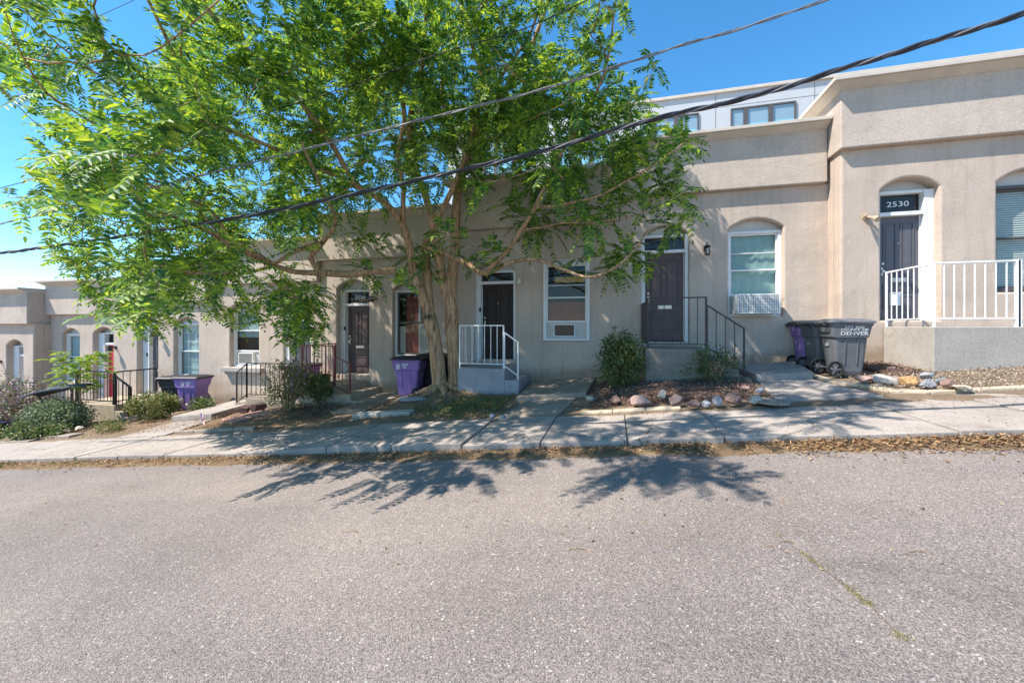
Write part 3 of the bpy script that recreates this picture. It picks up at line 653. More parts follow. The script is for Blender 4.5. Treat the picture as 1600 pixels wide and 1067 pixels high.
landing('low concrete landing with thin black rail at the 2518 door', -10.1, -8.1, 9.0, 9.98, -2.02, 'conc',
        [(-10.5, -10.1, 9.0, 9.98, -2.18)],
        [((-10.1, 9.04, -2.02), (-8.0, 9.04, -2.0), .98, dict(n=13, foot=.02)), ((-10.46, 9.04, -2.28), (-10.1, 9.04, -2.02), .96, dict(n=2, foot=.02))], 'blackmetal')
landing('concrete steps with heavy black rail beside the yellow-green shrub', -16.6, -14.75, 8.7, 9.98, -2.40, 'conc_tan',
        [(-14.75, -14.4, 8.7, 9.98, -2.58), (-14.4, -14.05, 8.6, 9.98, -2.74)],
        [((-16.5, 8.76, -2.4), (-14.85, 8.76, -2.4), 1.0, dict(n=11, w=.04, foot=.02, pw=.07)), ((-14.82, 8.76, -2.46), (-14.2, 8.76, -2.78), .95, dict(n=4, w=.045, foot=.1, pw=.07)),
         ((-14.85, 9.9, -2.4), (-14.85, 8.8, -2.4), 1.0, dict(n=6, w=.04, posts=(True, False)))], 'blackmetal')
landing('concrete landing with slim black rail below the red door', -20.1, -17.0, 8.9, 9.98, -2.9, 'conc',
        [(-20.5, -20.1, 8.9, 9.98, -3.08)],
        [((-19.9, 8.95, -2.9), (-17.1, 8.95, -2.9), 1.0, dict(n=15, w=.035, foot=.02, pw=.06)), ((-21.4, 8.2, -3.6), (-19.9, 8.9, -2.9), .95, dict(n=3, w=.03, foot=.02))], 'blackmetal')

# ------------------------------------------------------------------ wheeled carts
def cart(lab, x, y, z, rz, mat, marks=None, s=1.0, sx=1.0, group='wheeled waste carts along the houses'):
    """local: +x front, -x back with wheels and handle, text side -y"""
    t = thing('waste_cart', lab, 'waste cart', (x, y, z), group, rz); t.scale = (s * sx, s, s)
    def ring(x0, x1, hy, zz, r=.05, n=3):
        pts = []
        for cx, cy, a0 in ((x1 - r, hy - r, 0), (x0 + r, hy - r, 90), (x0 + r, -hy + r, 180), (x1 - r, -hy + r, 270)):
            for i in range(n + 1):
                a = R(a0 + 90 * i / n); pts.append((cx + r * math.cos(a), cy + r * math.sin(a), zz))
        return pts
    lv = [(-.20, .20, .19, .03), (-.235, .245, .21, .10), (-.26, .27, .225, .30), (-.29, .30, .245, .60), (-.30, .31, .25, .70),
          (-.335, .335, .275, .715), (-.36, .37, .29, .90), (-.385, .40, .30, .93), (-.39, .405, .305, .96)]
    m = MB(); rs = [ring(*q) for q in lv]; n = len(rs[0])
    for r_ in rs: m.v += r_
    for i in range(len(rs) - 1):
        for k in range(n): m.f.append((i * n + k, i * n + (k + 1) % n, (i + 1) * n + (k + 1) % n, (i + 1) * n + k))
    m.f.append(tuple(range(n - 1, -1, -1))); m.f.append(tuple((len(rs) - 1) * n + k for k in range(n)))
    # moulded ribs on the sides and the front
    for sy in (-1, 1):
        for xx, dz in ((-.10, 0), (.12, .0)):
            m.bar((xx, sy * .222, .22), (xx + .012, sy * .254, .68), .022)
        m.bar((-.27, sy * .280, .716), (.30, sy * .280, .716), .012)
    body = build(m, 'body', mat, t, local=True, bevel=.006)
    l = MB(); rs = [ring(-.42, .43, .325, .965), ring(-.425, .435, .33, .985), ring(-.40, .41, .305, 1.01), ring(-.28, .30, .20, 1.045)]
    for r_ in rs: l.v += r_
    for i in range(3):
        for k in range(n): l.f.append((i * n + k, i * n + (k + 1) % n, (i + 1) * n + (k + 1) % n, (i + 1) * n + k))
    l.f.append(tuple(range(n - 1, -1, -1))); l.f.append(tuple(3 * n + k for k in range(n)))
    build(l, 'lid', 'cart_black' if mat != 'cart_grey' else 'cart_grey', t, local=True, bevel=.004)
    hb = MB(); hb.tube([(-.40, -.24, .90), (-.475, -.24, .95), (-.475, .24, .95), (-.40, .24, .90)], .014, 8)
    build(hb, 'handle', 'cart_black', t, local=True, smooth=True)
    ax = MB(); ax.tube([(-.285, -.27, .14), (-.285, .27, .14)], .012, 8); build(ax, 'axle', 'hub', t, local=True)
    for sy in (-1, 1):
        w_ = MB(); c = Vector((-.285, sy * .275, .14))
        prof = [(.10, .018), (.135, .03), (.145, .02), (.145, -.02), (.135, -.03), (.10, -.018)]; N = 24
        for i in range(N):
            a = 2 * math.pi * i / N
            for r_, yy in prof: w_.v.append((c.x + r_ * math.cos(a), c.y + yy, c.z + r_ * math.sin(a)))
        for i in range(N):
            for k in range(6): w_.f.append((i * 6 + k, ((i + 1) % N) * 6 + k, ((i + 1) % N) * 6 + (k + 1) % 6, i * 6 + (k + 1) % 6))
        wh = build(w_, 'wheel', 'rubber', t, local=True, smooth=False)
        hb_ = MB(); hb_.cyl(c, (0, 1, 0), .03, .062, 12)
        for i in range(6):
            a = 2 * math.pi * i / 6; d = Vector((math.cos(a), 0, math.sin(a))); hb_.bar(c + d * .028, c + d * .104, .026)
        build(hb_, 'rim', 'hub', wh, local=True)
    def side(z): # distance of the side wall at height z from the middle
        pts = [(.60, .245), (.70, .25), (.715, .275), (.90, .29)]
        for (a, b), (c, d) in zip(pts, pts[1:]):
            if a <= z <= c: return (b + (d - b) * (z - a) / (c - a)) + .004
        return .245
    sg = 1 if marks and marks.endswith('_r') else -1
    xd = Vector((-sg, 0, 0)); tl = Vector((0, sg * (.29 - .275), (.90 - .715))).normalized()
    if marks == 'city':
        for txt, sz, zz, sx in (('CITY  AND', .052, .876, 1.35), ('COUNTY  OF', .058, .826, 1.35), ('DENVER', .088, .752, 1.5)):
            build(text_mb(txt, sz, (.05, sg * (side(zz) + .002), zz), xd, tl, .0015, sx=sx), 'lettering', 'ink', body, local=True)
    if marks in ('recycle', 'recycle_r'):
        m = MB(); ori = Vector((-sg * (-.20 if sg > 0 else -.06), sg * (side(.82) + .003), .82))
        for i in range(3):
            a0 = 120 * i + 20; pts = []
            for j in range(7):
                a = R(a0 + 78 * j / 6); pts.append((math.cos(a), math.sin(a)))
            vs = [ori + xd * (c * .05) + tl * (s_ * .05) for c, s_ in pts] + [ori + xd * (c * .026) + tl * (s_ * .026) for c, s_ in reversed(pts)]
            m.add(vs, [tuple(range(14))])
            a = R(a0 + 78); e = Vector((math.cos(a), math.sin(a))); tn = Vector((-e.y, e.x))
            tri = [e * .06, e * .016, e * .038 + tn * .03]; m.add([ori + xd * q.x + tl * q.y for q in tri], [(0, 1, 2)])
        for k, (u0, u1) in enumerate(((.09, .26), (.09, .25), (.14, .19), (.11, .22))):
            zc = .045 - .03 * k
            m.add([ori + xd * a + tl * b for a, b in ((u0, zc - .008), (u1, zc - .008), (u1, zc + .008), (u0, zc + .008))], [(0, 1, 2, 3)])
        m.add([ori + xd * a + tl * b for a, b in ((-.06, -.078), (.05, -.078), (.05, -.068), (-.06, -.068))], [(0, 1, 2, 3)])
        build(m, 'recycling_mark', 'ink', body, local=True)
    if marks: # serial number block on the back
        b_ = MB()
        for zz in (.58, .55): b_.box(-.312, -.300, -.06, .06, zz, zz + .016)
        build(b_, 'serial_print', 'ink2', body, local=True)
    return t
cz = lambda x, y: ground(x, y) + .035
cart('charcoal city waste cart with white Denver lettering, nearest of the three by the corner', 4.06, 8.60, -.905, R(-2), 'cart_grey', 'city', 1.0, .84)
cart('dark cart squeezed between the lettered charcoal cart and a purple cart', 3.98, 9.15, -.90, R(3), 'cart_grey', 'plain', .98, .84)
cart('purple recycling cart hard against the wall behind the dark carts', 3.97, 9.68, -.90, R(-2), 'cart_purple', 'plain', .98, .8)
cart('purple recycling cart with white mark beside the tree trunk under the shuttered window', -5.06, 9.2, -1.80, R(186), 'cart_purple', 'recycle_r', 1.0)
cart('black cart standing behind the purple one at the tree trunk', -4.62, 9.72, -1.76, R(178), 'cart_black', None, 1.0)
cart('plum-coloured cart seen through the red rail beside the 2520 door', -8.55, 9.45, -2.05, R(8), 'cart_purple', None, .98)
cart('purple recycling cart with white mark below the small-paned window', -12.5, 9.35, -2.55, R(10), 'cart_purple', 'recycle', 1.02)
cart('black cart leaning by the small-paned window, left of a purple cart', -13.45, 9.55, -2.60, R(14), 'cart_black', None, 1.0)
cart('black cart at the far left edge, below the arched doorway', -19.4, 8.2, -3.38, R(10), 'cart_black', None, .95)

# ------------------------------------------------------------------ air conditioners
def ac_unit(lab, x0, x1, y0, y1, z0, z1, grille='acgrill', mesh=True):
    t = thing('air_conditioner', lab, 'air conditioner', ((x0 + x1) / 2, y0, z0), 'window air conditioners')
    m = MB(); m.box(x0, x1, y0 + .012, y1, z0, z1); q = .025
    for b in ((x0, x1, z1 - q, z1), (x0, x1, z0, z0 + q), (x0, x0 + q, z0 + q, z1 - q), (x1 - q, x1, z0 + q, z1 - q)): m.box(b[0], b[1], y0, y0 + .0118, b[2], b[3])
    build(m, 'case', 'ac', t, bevel=.004)
    g = MB(); g.box(x0 + q, x1 - q, y0 + .008, y0 + .0117, z0 + q, z1 - q); gb = build(g, 'coil', grille, t)
    if mesh:
        s = MB(); nx = int((x1 - x0) / .035); nz = int((z1 - z0) / .035)
        for i in range(1, nx): xx = x0 + q + (x1 - x0 - 2 * q) * i / nx; s.box(xx - .005, xx + .005, y0 + .001, y0 + .0075, z0 + q, z1 - q)
        for i in range(1, nz): zz = z0 + q + (z1 - z0 - 2 * q) * i / nz; s.box(x0 + q, x1 - q, y0 - .001, y0 + .0008, zz - .005, zz + .005)
        for i in range(8): s.box(x0 - .002, x0 - .0002, y0 + .04 + i * .03, y0 + .055 + i * .03, z0 + .04, z1 - .04)
        build(s, 'grille', 'ac', t)
    return t
ac_unit('large white air conditioner jutting out below the green curtain', 2.60, 3.42, 9.66, 10.18, .28, .70)
ac_unit('small air conditioner with brown grille in the window right of the white-railed door', -1.50, -.96, 9.99, 10.05, -.26, .06, 'acdark', False)
ac_unit('small air conditioner in the window above the stone sill', -11.62, -11.06, 10.10, 10.22, -1.20, -.84, 'acgrill', False)
# ------------------------------------------------------------------ wall lamps
def lamp_base(lab, p): return thing('wall_lamp', lab, 'wall lamp', p, 'lamps on the house fronts')
p = P(1103, 392, FY); t = lamp_base('black glass lantern right of the purple-brown door', (p.x, FY, p.z)); x, z = p.x, p.z
m = MB(); m.box(x - .05, x + .05, FY - .02, FY + .01, z - .02, z + .10); m.tube([(x, FY - .01, z + .06), (x, FY - .06, z + .15), (x, FY - .13, z + .17), (x, FY - .14, z + .11)], .009, 6)
build(m, 'bracket', 'blackmetal', t)
m = MB(); c = Vector((x, FY - .14, z)); N = 6
for zz, r_ in ((.12, .012), (.085, .075), (.07, .08), (.07, .062)):
    m.v += [(c.x + r_ * math.cos(2 * math.pi * i / N), c.y + r_ * math.sin(2 * math.pi * i / N), c.z + zz) for i in range(N)]
for k in range(3): m.f += [(k * N + i, k * N + (i + 1) % N, (k + 1) * N + (i + 1) % N, (k + 1) * N + i) for i in range(N)]
m.f.append(tuple(range(N)))
for i in range(N):
    a = 2 * math.pi * i / N; m.bar((c.x + .06 * math.cos(a), c.y + .06 * math.sin(a), c.z + .07), (c.x + .046 * math.cos(a), c.y + .046 * math.sin(a), c.z - .11), .011)
m.cyl((c.x, c.y, c.z - .115), (0, 0, 1), .055, .02, 6); build(m, 'cage', 'blackmetal', t)
m = MB(); m.cyl((c.x, c.y, c.z - .03), (0, 0, 1), .03, .12, 10); build(m, 'bulb_glass', 'frost', t, smooth=True)
p = P(1352, 340, 9.5); t = lamp_base('beige floodlight left of the 2530 door', (p.x, 9.5, p.z)); x, z = p.x, p.z
m = MB(); m.cyl((x, 9.485, z), (0, 1, 0), .055, .05, 14); build(m, 'mount', 'beige', t)
m = MB(); m.tube([(x - .02, 9.46, z), (x - .06, 9.38, z + .02), (x - .075, 9.36, z + .02)], .02, 8); m.tube([(x + .02, 9.46, z), (x + .05, 9.40, z - .03), (x + .07, 9.33, z - .06), (x + .09, 9.27, z - .10)], [.02, .03, .05, .055], 12); build(m, 'spotlight', 'beige', t)
m = MB(); m.tube([(x - .05, 9.40, z + .01), (x - .10, 9.32, z + .02), (x - .13, 9.27, z + .02)], [.025, .045, .05], 12); build(m, 'spotlight', 'beige', t)
p = P(812, 440, FY); t = lamp_base('small frosted lamp right of the near-black door', (p.x, FY, p.z)); x, z = p.x, p.z
m = MB(); m.cyl((x, FY - .015, z + .05), (0, 1, 0), .05, .04, 12); build(m, 'mount', 'brass', t)
m = MB(); m.tube([(x, FY - .08, z + .06), (x, FY - .08, z + .02), (x, FY - .08, z - .06), (x, FY - .08, z - .08)], [.03, .055, .06, .02], 12); build(m, 'globe', 'frost', t, smooth=True)
for (px, py, lab) in ((586, 466, 'dark square lamp right of the 2520 door'), (249, 521, 'dark boxy lamp beside the small-paned window house door'), (181, 543, 'dark boxy lamp right of the red door'), (2, 565, 'dark lamp at the far left edge of the row')):
    yy = FY if px > 60 else 9.54; p = P(px, py, yy); x, z = p.x, p.z; t = lamp_base(lab, (x, yy, z))
    m = MB(); m.box(x - .05, x + .05, yy - .02, yy + .01, z - .05, z + .05); m.box(x - .02, x + .02, yy - .16, yy - .02, z + .0, z + .04); build(m, 'bracket', 'blackmetal', t)
    m = MB(); m.box(x - .055, x + .055, yy - .24, yy - .13, z - .11, z + .06); build(m, 'lamp_shade', 'blackmetal', t, bevel=.006)
    m = MB(); m.box(x - .04, x + .04, yy - .225, yy - .145, z - .125, z - .111); build(m, 'lens', 'frost', t)

# ------------------------------------------------------------------ foliage generators
def leaf_arrays(B, D, U_, L, W, fold=.25):
    """folded pointed leaves: two half blades each. B base, D direction, U_ up normal (n,3), L, W (n,)"""
    D = D / (np.linalg.norm(D, axis=1, keepdims=True) + 1e-9)
    S = np.cross(D, U_); S /= (np.linalg.norm(S, axis=1, keepdims=True) + 1e-9); N = np.cross(S, D)
    L = L[:, None]; W = W[:, None]; n = len(B); V = np.empty((n, 6, 3))
    V[:, 0] = B
    V[:, 1] = B + D * L * .28 - S * W * .5 + N * W * fold; V[:, 2] = B + D * L * .62 - S * W * .36 + N * W * fold * .7
    V[:, 3] = B + D * L
    V[:, 4] = B + D * L * .62 + S * W * .36 + N * W * fold * .7; V[:, 5] = B + D * L * .28 + S * W * .5 + N * W * fold
    i = np.arange(n)[:, None] * 6; F = np.concatenate([i + np.array([[0, 3, 2, 1]]), i + np.array([[0, 5, 4, 3]])])
    return V.reshape(-1, 3), F
def unit(v): return v / (np.linalg.norm(v, axis=-1, keepdims=True) + 1e-9)
def shrub(lab, c, size, n, leaf, mat, stems=9, lw=.5, cat='shrub', name='shrub', clump=16, stemmat='bark', hollow=.35, base=None, group=None, up=.4, stem_r=.012):
    """stems from the base carry clumps of leaves; size = half extents"""
    c = Vector(c); size = Vector(size); t = thing(name, lab, cat, c, group)
    st = MB(); tips = []
    for i in range(stems):
        a = 2 * math.pi * i / stems + random.uniform(-.4, .4); r_ = random.uniform(.2, .85)
        tip = Vector((math.cos(a) * size.x * r_, math.sin(a) * size.y * r_, size.z * 2 * random.uniform(.55, .95)))
        b0 = Vector((math.cos(a) * .05, math.sin(a) * .05, -.04)); mid = b0.lerp(tip, .5) + Vector((random.uniform(-.06, .06), random.uniform(-.06, .06), .05))
        st.tube([c + b0, c + b0.lerp(mid, .6), c + mid, c + mid.lerp(tip, .6), c + tip], [stem_r, stem_r * .8, stem_r * .6, stem_r * .4, stem_r * .25], 6)
        for k in range(3):
            q = b0.lerp(tip, random.uniform(.4, .8)); e = q + Vector((random.uniform(-1, 1) * size.x * .4, random.uniform(-1, 1) * size.y * .4, random.uniform(.05, .35) * size.z))
            st.tube([c + q, c + q.lerp(e, .5) + Vector((0, 0, .02)), c + e], [stem_r * .4, stem_r * .3, stem_r * .15], 5)
    build(st, 'stems', stemmat, t, smooth=True)
    pts = []
    while len(pts) < n // clump:
        v = rng.normal(size=3); v /= np.linalg.norm(v); r_ = rng.uniform(hollow, 1) ** .5
        q = v * r_ * np.array(size) * rng.uniform(.75, 1.1) + np.array([0, 0, size.z])
        if q[2] > .02 and noise.noise(Vector(q * (2.2 / max(size))) + Vector((c.x, c.y, 0))) > -.22: pts.append(q)
    pts = np.array(pts); B = np.repeat(pts, clump, 0) + rng.normal(size=(len(pts) * clump, 3)) * leaf * .9
    B[:, 2] = np.maximum(B[:, 2], .01)
    D = unit(rng.normal(size=B.shape) + unit(B - np.array([0, 0, size.z * .7])) * .9 + np.array([0, 0, .1])); U_ = unit(rng.normal(size=B.shape) * .5 + np.array([0, 0, up + .5]))
    V, F = leaf_arrays(B, D, U_, rng.uniform(.7, 1.25, len(B)) * leaf, rng.uniform(.8, 1.2, len(B)) * leaf * lw)
    o = link('foliage', mesh_np('foliage', V, F), MT[mat], t); return t
g = lambda x, y, dz=0: (x, y, ground(x, y) + dz)
shrub('dense dark green shrub in front of the bronze-railed landing', g(.12, 8.35, -.02), (.46, .44, .62), 4600, .066, 'leaf_bush', 16, .45, clump=11, hollow=.15)
shrub('sprawling low shrub below the bronze stair rail', g(1.78, 8.25, .02), (.56, .3, .36), 1000, .065, 'leaf_bush', 12, .42, clump=9, hollow=.1)
shrub('leggy woody shrub with pale leaves in front of the 2518 landing', g(-7.45, 7.75, .0), (.66, .5, .66), 3300, .055, 'leaf_yel', 20, .45, clump=9, hollow=.1, stem_r=.018)
shrub('loose leafy plant growing against the red rail steps', g(-7.1, 8.35, .15), (.35, .25, .35), 1300, .07, 'leaf_bush', 7, .5)
shrub('rounded yellow-green shrub before the purple cart', g(-12.6, 8.35, .05), (.72, .5, .34), 5200, .06, 'leaf_yel', 14, .5)
shrub('broad grey-green bush at the foot of the sapling', g(-15.1, 7.6, -.05), (1.0, .6, .46), 5200, .075, 'leaf_grey', 18, .5, clump=10)
shrub('mauve-leaved flowering bush in front of the lowest house', g(-17.6, 8.0, .0), (1.5, .7, .85), 3400, .075, 'leaf_mauve', 30, .5, clump=7, hollow=.1)
shrub('low leafy green plants at the left edge beside the sidewalk', g(-14.6, 6.95, -.03), (1.1, .35, .2), 3600, .07, 'leaf_bush', 8, .6, cat='plants', name='border_plants')
shrub('second low green clump at the far left edge', g(-17.3, 7.0, -.03), (1.3, .4, .26), 3600, .075, 'leaf_yel', 8, .6, cat='plants', name='border_plants')
shrub('small weeds sprouting beside the path below the purple cart', g(-11.6, 8.9, .02), (.3, .3, .2), 700, .07, 'leaf_bush', 6, .6, cat='weeds', name='weeds')
shrub('small weeds beside the low wall right of the sapling steps', g(-12.4, 7.2, .0), (.5, .3, .12), 900, .05, 'leaf_yel', 6, .5, cat='weeds', name='weeds')
# sapling with lime leaves
def fern_leaves(B, D, L, pairs=8, ll=.11, lwid=.034, droop=.35, seed=1):
    """pinnate leaves, vectorised: B base, D direction, L length"""
    r = np.random.default_rng(seed); n = len(B); D = unit(D); Zv = np.array([0, 0, 1.0])
    VV = []; FF = []; off = 0; dr = droop * r.uniform(.5, 1.5, n)[:, None]
    roll = r.uniform(-.3, .3, n)[:, None]
    def pos(s): return B + D * (L[:, None] * s) - Zv * (dr * L[:, None] * s * s)
    def tan(s): return unit(D - Zv * (2 * dr * s))
    for k in range(pairs + 1):
        s = .2 + .8 * k / pairs; p = pos(s); T = tan(s); S = unit(np.cross(T, Zv) + 1e-6); N = np.cross(S, T)
        S2 = unit(S + N * roll); N2 = np.cross(S2, T); prof = math.sin(math.pi * min(1, .30 + .62 * (1 - abs(s - .5) * 1.1))) * .35 + .65
        if s > .9: prof *= .8
        sides = (0,) if k == pairs else (-1, 1)
        for sd in sides:
            jit = r.normal(size=(n, 3)) * .07
            d = unit(S2 * sd * (1 if sd else 0) + T * (.45 if sd else 1) - Zv * .22 + jit)
            V, F = leaf_arrays(p, d, unit(N2 + jit), L * (ll / .45) * prof * r.uniform(.85, 1.15, n), L * (lwid / .45) * r.uniform(.85, 1.15, n), .28)
            VV.append(V); FF.append(F + off); off += len(V)
    # rachis: thin flat strip
    K = 5; RV = []; wdt = .0028
    for k in range(K):
        s = k / (K - 1); p = pos(s); S = unit(np.cross(tan(s), Zv) + 1e-6); RV += [p - S * wdt, p + S * wdt]
    RV = np.stack(RV, 1).reshape(-1, 3); i = np.arange(n)[:, None] * (2 * K)
    RF = np.concatenate([i + np.array([[2 * k, 2 * k + 1, 2 * k + 3, 2 * k + 2]]) for k in range(K - 1)]) + off
    return np.concatenate(VV + [RV]), np.concatenate(FF + [RF])
sx, sy = -14.75, 7.9; sz = ground(sx, sy)
sap = thing('sapling', 'young lime-green feathery sapling in front of the red door house', 'sapling', (sx, sy, sz))
m = MB(); m.tube([(sx, sy, sz - .05), (sx + .04, sy, sz + .5), (sx - .02, sy, sz + 1.1), (sx + .03, sy, sz + 1.9)], [.03, .025, .02, .008], 8)
tips = []
for i in range(9):
    a = i * 2.4; z0 = sz + .9 + .1 * i; e = Vector((sx + .42 * math.cos(a), sy + .42 * math.sin(a), z0 + .35)); m.tube([(sx, sy, z0), Vector((sx, sy, z0)).lerp(e, .5) + Vector((0, 0, .06)), e], [.012, .009, .005], 5); tips.append((e, a))
build(m, 'trunk', 'bark', sap, smooth=True)
B = []; D = []
for e, a in tips + [(Vector((sx, sy, sz + 1.85)), 0)]:
    for k in range(20):
        an = rng.uniform(0, 6.28); B.append(np.array(e) + rng.normal(size=3) * np.array([.07, .07, .12])); D.append([math.cos(an) + .6 * math.cos(a), math.sin(an) + .6 * math.sin(a), rng.uniform(-.1, .7)])
V, F = fern_leaves(np.array(B), np.array(D), rng.uniform(.18, .30, len(B)), 9, .15, .05, .3, 5)
link('crown', mesh_np('crown', V - np.array([sx, sy, sz]), F), MT['leaf_lime'], sap)

# ------------------------------------------------------------------ the big tree
def Q(px, py, y): return P(px, py, y)
nodes = []; par = []; rmin = []
def nd(p, pa, r=0): nodes.append(Vector(p)); par.append(pa); rmin.append(r); return len(nodes) - 1
def limb(start, pts, r0, r1):
    """append a limb (pixel, pixel, depth) to node start; returns indices"""
    idx = []; cur = start; ps = [Q(*q) for q in pts]; allp = ([nodes[start]] if start is not None else []) + ps
    out = []
    for i in range(len(allp) - 1):                 # Catmull-Rom refinement
        p0 = allp[max(i - 1, 0)]; p1 = allp[i]; p2 = allp[i + 1]; p3 = allp[min(i + 2, len(allp) - 1)]
        k = max(1, int((p2 - p1).length / .16))
        for j in range(k):
            t = (j + (0 if (start is None and i == 0) else 1)) / k
            if t > 1: continue
            out.append(.5 * ((2 * p1) + (-p0 + p2) * t + (2 * p0 - 5 * p1 + 4 * p2 - p3) * t * t + (-p0 + 3 * p1 - 3 * p2 + p3) * t ** 3))
    if start is None: out.append(ps[-1])
    n = len(out)
    for i, p in enumerate(out):
        j = noise.noise_vector(p * 2.1) * .025
        cur = nd(p + j, cur, r0 + (r1 - r0) * i / n); idx.append(cur)
    return idx
def near(idx, q):
    p = Q(*q); return min(idx, key=lambda i: (nodes[i] - p).length)
T1 = limb(None, [(689, 622, 8.9), (684, 570, 8.85), (678, 525, 8.8), (671, 495, 8.78)], .19, .15)
A = limb(T1[-1], [(659, 460, 8.7), (645, 428, 8.55)], .125, .11)
L1 = limb(A[-1], [(600, 423, 8.0), (550, 428, 7.6), (500, 426, 7.2), (462, 424, 6.9), (425, 414, 6.6), (390, 398, 6.2), (350, 378, 5.9), (300, 350, 5.5), (240, 330, 5.0)], .085, .02)
L1b = limb(near(L1, (500, 426, 7.2)), [(486, 404, 7.1), (505, 378, 7.0), (525, 345, 6.9), (500, 290, 6.5), (470, 220, 6.0)], .05, .02)
L1c = limb(near(L1, (425, 414, 6.6)), [(360, 432, 6.3), (300, 425, 6.0), (250, 460, 5.8), (215, 478, 5.6)], .03, .012)
L1d = limb(near(L1b, (505, 378, 7.0)), [(455, 395, 6.7), (430, 412, 6.5), (405, 400, 6.2), (365, 380, 5.8), (330, 330, 5.3), (270, 300, 4.8)], .045, .015)
L2 = limb(A[-1], [(641, 390, 8.4), (628, 350, 8.2), (600, 315, 7.9), (556, 288, 7.5), (520, 230, 7.1), (470, 160, 6.6), (400, 90, 6.0), (320, 10, 5.4), (240, -90, 4.8)], .08, .02)
L3 = limb(near(L2, (628, 350, 8.2)), [(630, 300, 8.1), (622, 240, 8.0), (632, 180, 7.8), (615, 100, 7.4), (590, 10, 7.0), (560, -120, 6.4)], .06, .02)
S2 = limb(T1[-1], [(668, 440, 8.9), (663, 385, 8.8)], .12, .10)
L4 = limb(S2[-1], [(690, 330, 8.6), (722, 260, 8.4), (747, 180, 8.2), (752, 120, 8.0), (732, 50, 7.8), (715, -50, 7.5), (690, -200, 7.0)], .07, .02)
L5 = limb(near(L4, (747, 180, 8.2)), [(790, 110, 7.8), (830, 50, 7.5), (860, -40, 7.1)], .035, .015)
L6 = limb(S2[-1], [(700, 398, 8.6), (735, 415, 8.4), (760, 427, 8.2), (800, 410, 8.0), (840, 406, 7.8), (880, 422, 7.6), (915, 433, 7.45), (950, 426, 7.3), (982, 400, 7.2), (1010, 365, 7.1)], .07, .012)
L7 = limb(near(L6, (760, 427, 8.2)), [(792, 392, 8.0), (836, 325, 7.8), (868, 255, 7.6), (915, 180, 7.4), (945, 110, 7.2), (960, 20, 7.0)], .05, .015)
L8 = limb(near(L7, (836, 325, 7.8)), [(890, 318, 7.6), (950, 300, 7.4), (1015, 262, 7.2), (1065, 225, 7.1)], .03, .01)
L8b = limb(near(L7, (815, 360, 7.9)), [(880, 350, 7.6), (950, 345, 7.4), (1020, 330, 7.2)], .02, .008)
T2 = limb(None, [(713, 618, 9.0), (710, 560, 9.0), (706, 500, 9.0), (704, 450, 9.0), (710, 400, 9.0), (712, 340, 9.0), (720, 280, 8.95), (745, 215, 8.9), (790, 140, 8.8), (835, 60, 8.7), (870, -40, 8.5)], .165, .03)
T2b = limb(near(T2, (706, 490, 9.0)), [(692, 440, 8.9), (686, 395, 8.8), (672, 330, 8.6), (650, 265, 8.4), (640, 190, 8.2), (660, 100, 8.0), (670, -20, 7.8), (690, -120, 7.4)], .11, .02)
T2c = limb(near(T2, (720, 280, 8.95)), [(700, 200, 8.9), (690, 120, 8.8), (720, 20, 8.7)], .05, .02)
L10 = limb(near(L2, (556, 288, 7.5)), [(480, 255, 6.8), (400, 220, 6.1), (320, 190, 5.4), (240, 150, 4.8), (160, 120, 4.3), (90, 70, 3.9)], .045, .012)
L11 = limb(near(L1, (350, 378, 5.9)), [(280, 300, 5.2), (210, 275, 4.8), (140, 262, 4.5), (80, 275, 4.3)], .025, .01)
L12 = limb(near(L3, (615, 100, 7.4)), [(555, 10, 6.5), (490, -90, 5.6), (420, -300, 4.6)], .035, .012)
L13 = limb(near(L4, (732, 50, 7.8)), [(790, -60, 7.0), (850, -220, 6.0), (900, -450, 5.0)], .035, .012)
L14 = limb(near(L10, (320, 190, 5.4)), [(260, 60, 4.6), (200, -60, 4.0), (120, -200, 3.6)], .03, .012)
SIL = [(-60, -1200), (-60, 110), (10, 130), (60, 190), (55, 240), (15, 262), (5, 320), (50, 345), (55, 370), (75, 405), (120, 430), (130, 465), (185, 505), (232, 520), (300, 470), (350, 515), (430, 500), (455, 540), (500, 540), (520, 470), (560, 435), (600, 465), (640, 452), (700, 440), (750, 425), (800, 448), (860, 420), (900, 425), (950, 450), (1015, 430), (1050, 400), (1085, 345), (1105, 310), (1090, 230), (1115, 192), (1075, 170), (1025, 180), (1040, 115), (1012, 60), (1000, 15), (985, -1200)]
GAP = [(150, -60), (240, -60), (248, 50), (268, 98), (235, 88), (185, 58), (158, 25)]
def inside(poly, x, y):
    c = False; j = len(poly) - 1
    for i in range(len(poly)):
        xi, yi = poly[i]; xj, yj = poly[j]
        if (yi > y) != (yj > y) and x < (xj - xi) * (y - yi) / (yj - yi) + xi: c = not c
        j = i
    return c
SHB = [(-500, 690), (320, 700), (345, 722), (400, 752), (480, 748), (560, 766), (700, 766), (770, 735), (850, 740), (930, 764), (1070, 764), (1165, 742), (1195, 712), (1260, 690), (1420, 640), (1700, 600)]
def shadow_ok(p):
    s = (p.z + 1.45 - GR * p.x) / (1 + GR * .66)
    if p.y + .36 * s > 10:
        s = (10 - p.y) / .36; q = p + Vector((.66, .36, -1)) * s
        if q.z > 4.2: return True
        px = pix(q)[0]; return 440 < px < 1150 or (px <= 440 and random.random() < .12)
    q = p + Vector((.66, .36, -1)) * s; a = pix(q)
    if a[2] < .3: return False
    for (x0, y0), (x1, y1) in zip(SHB, SHB[1:]):
        if x0 <= a[0] < x1: return a[1] < y0 + (y1 - y0) * (a[0] - x0) / (x1 - x0)
    return False
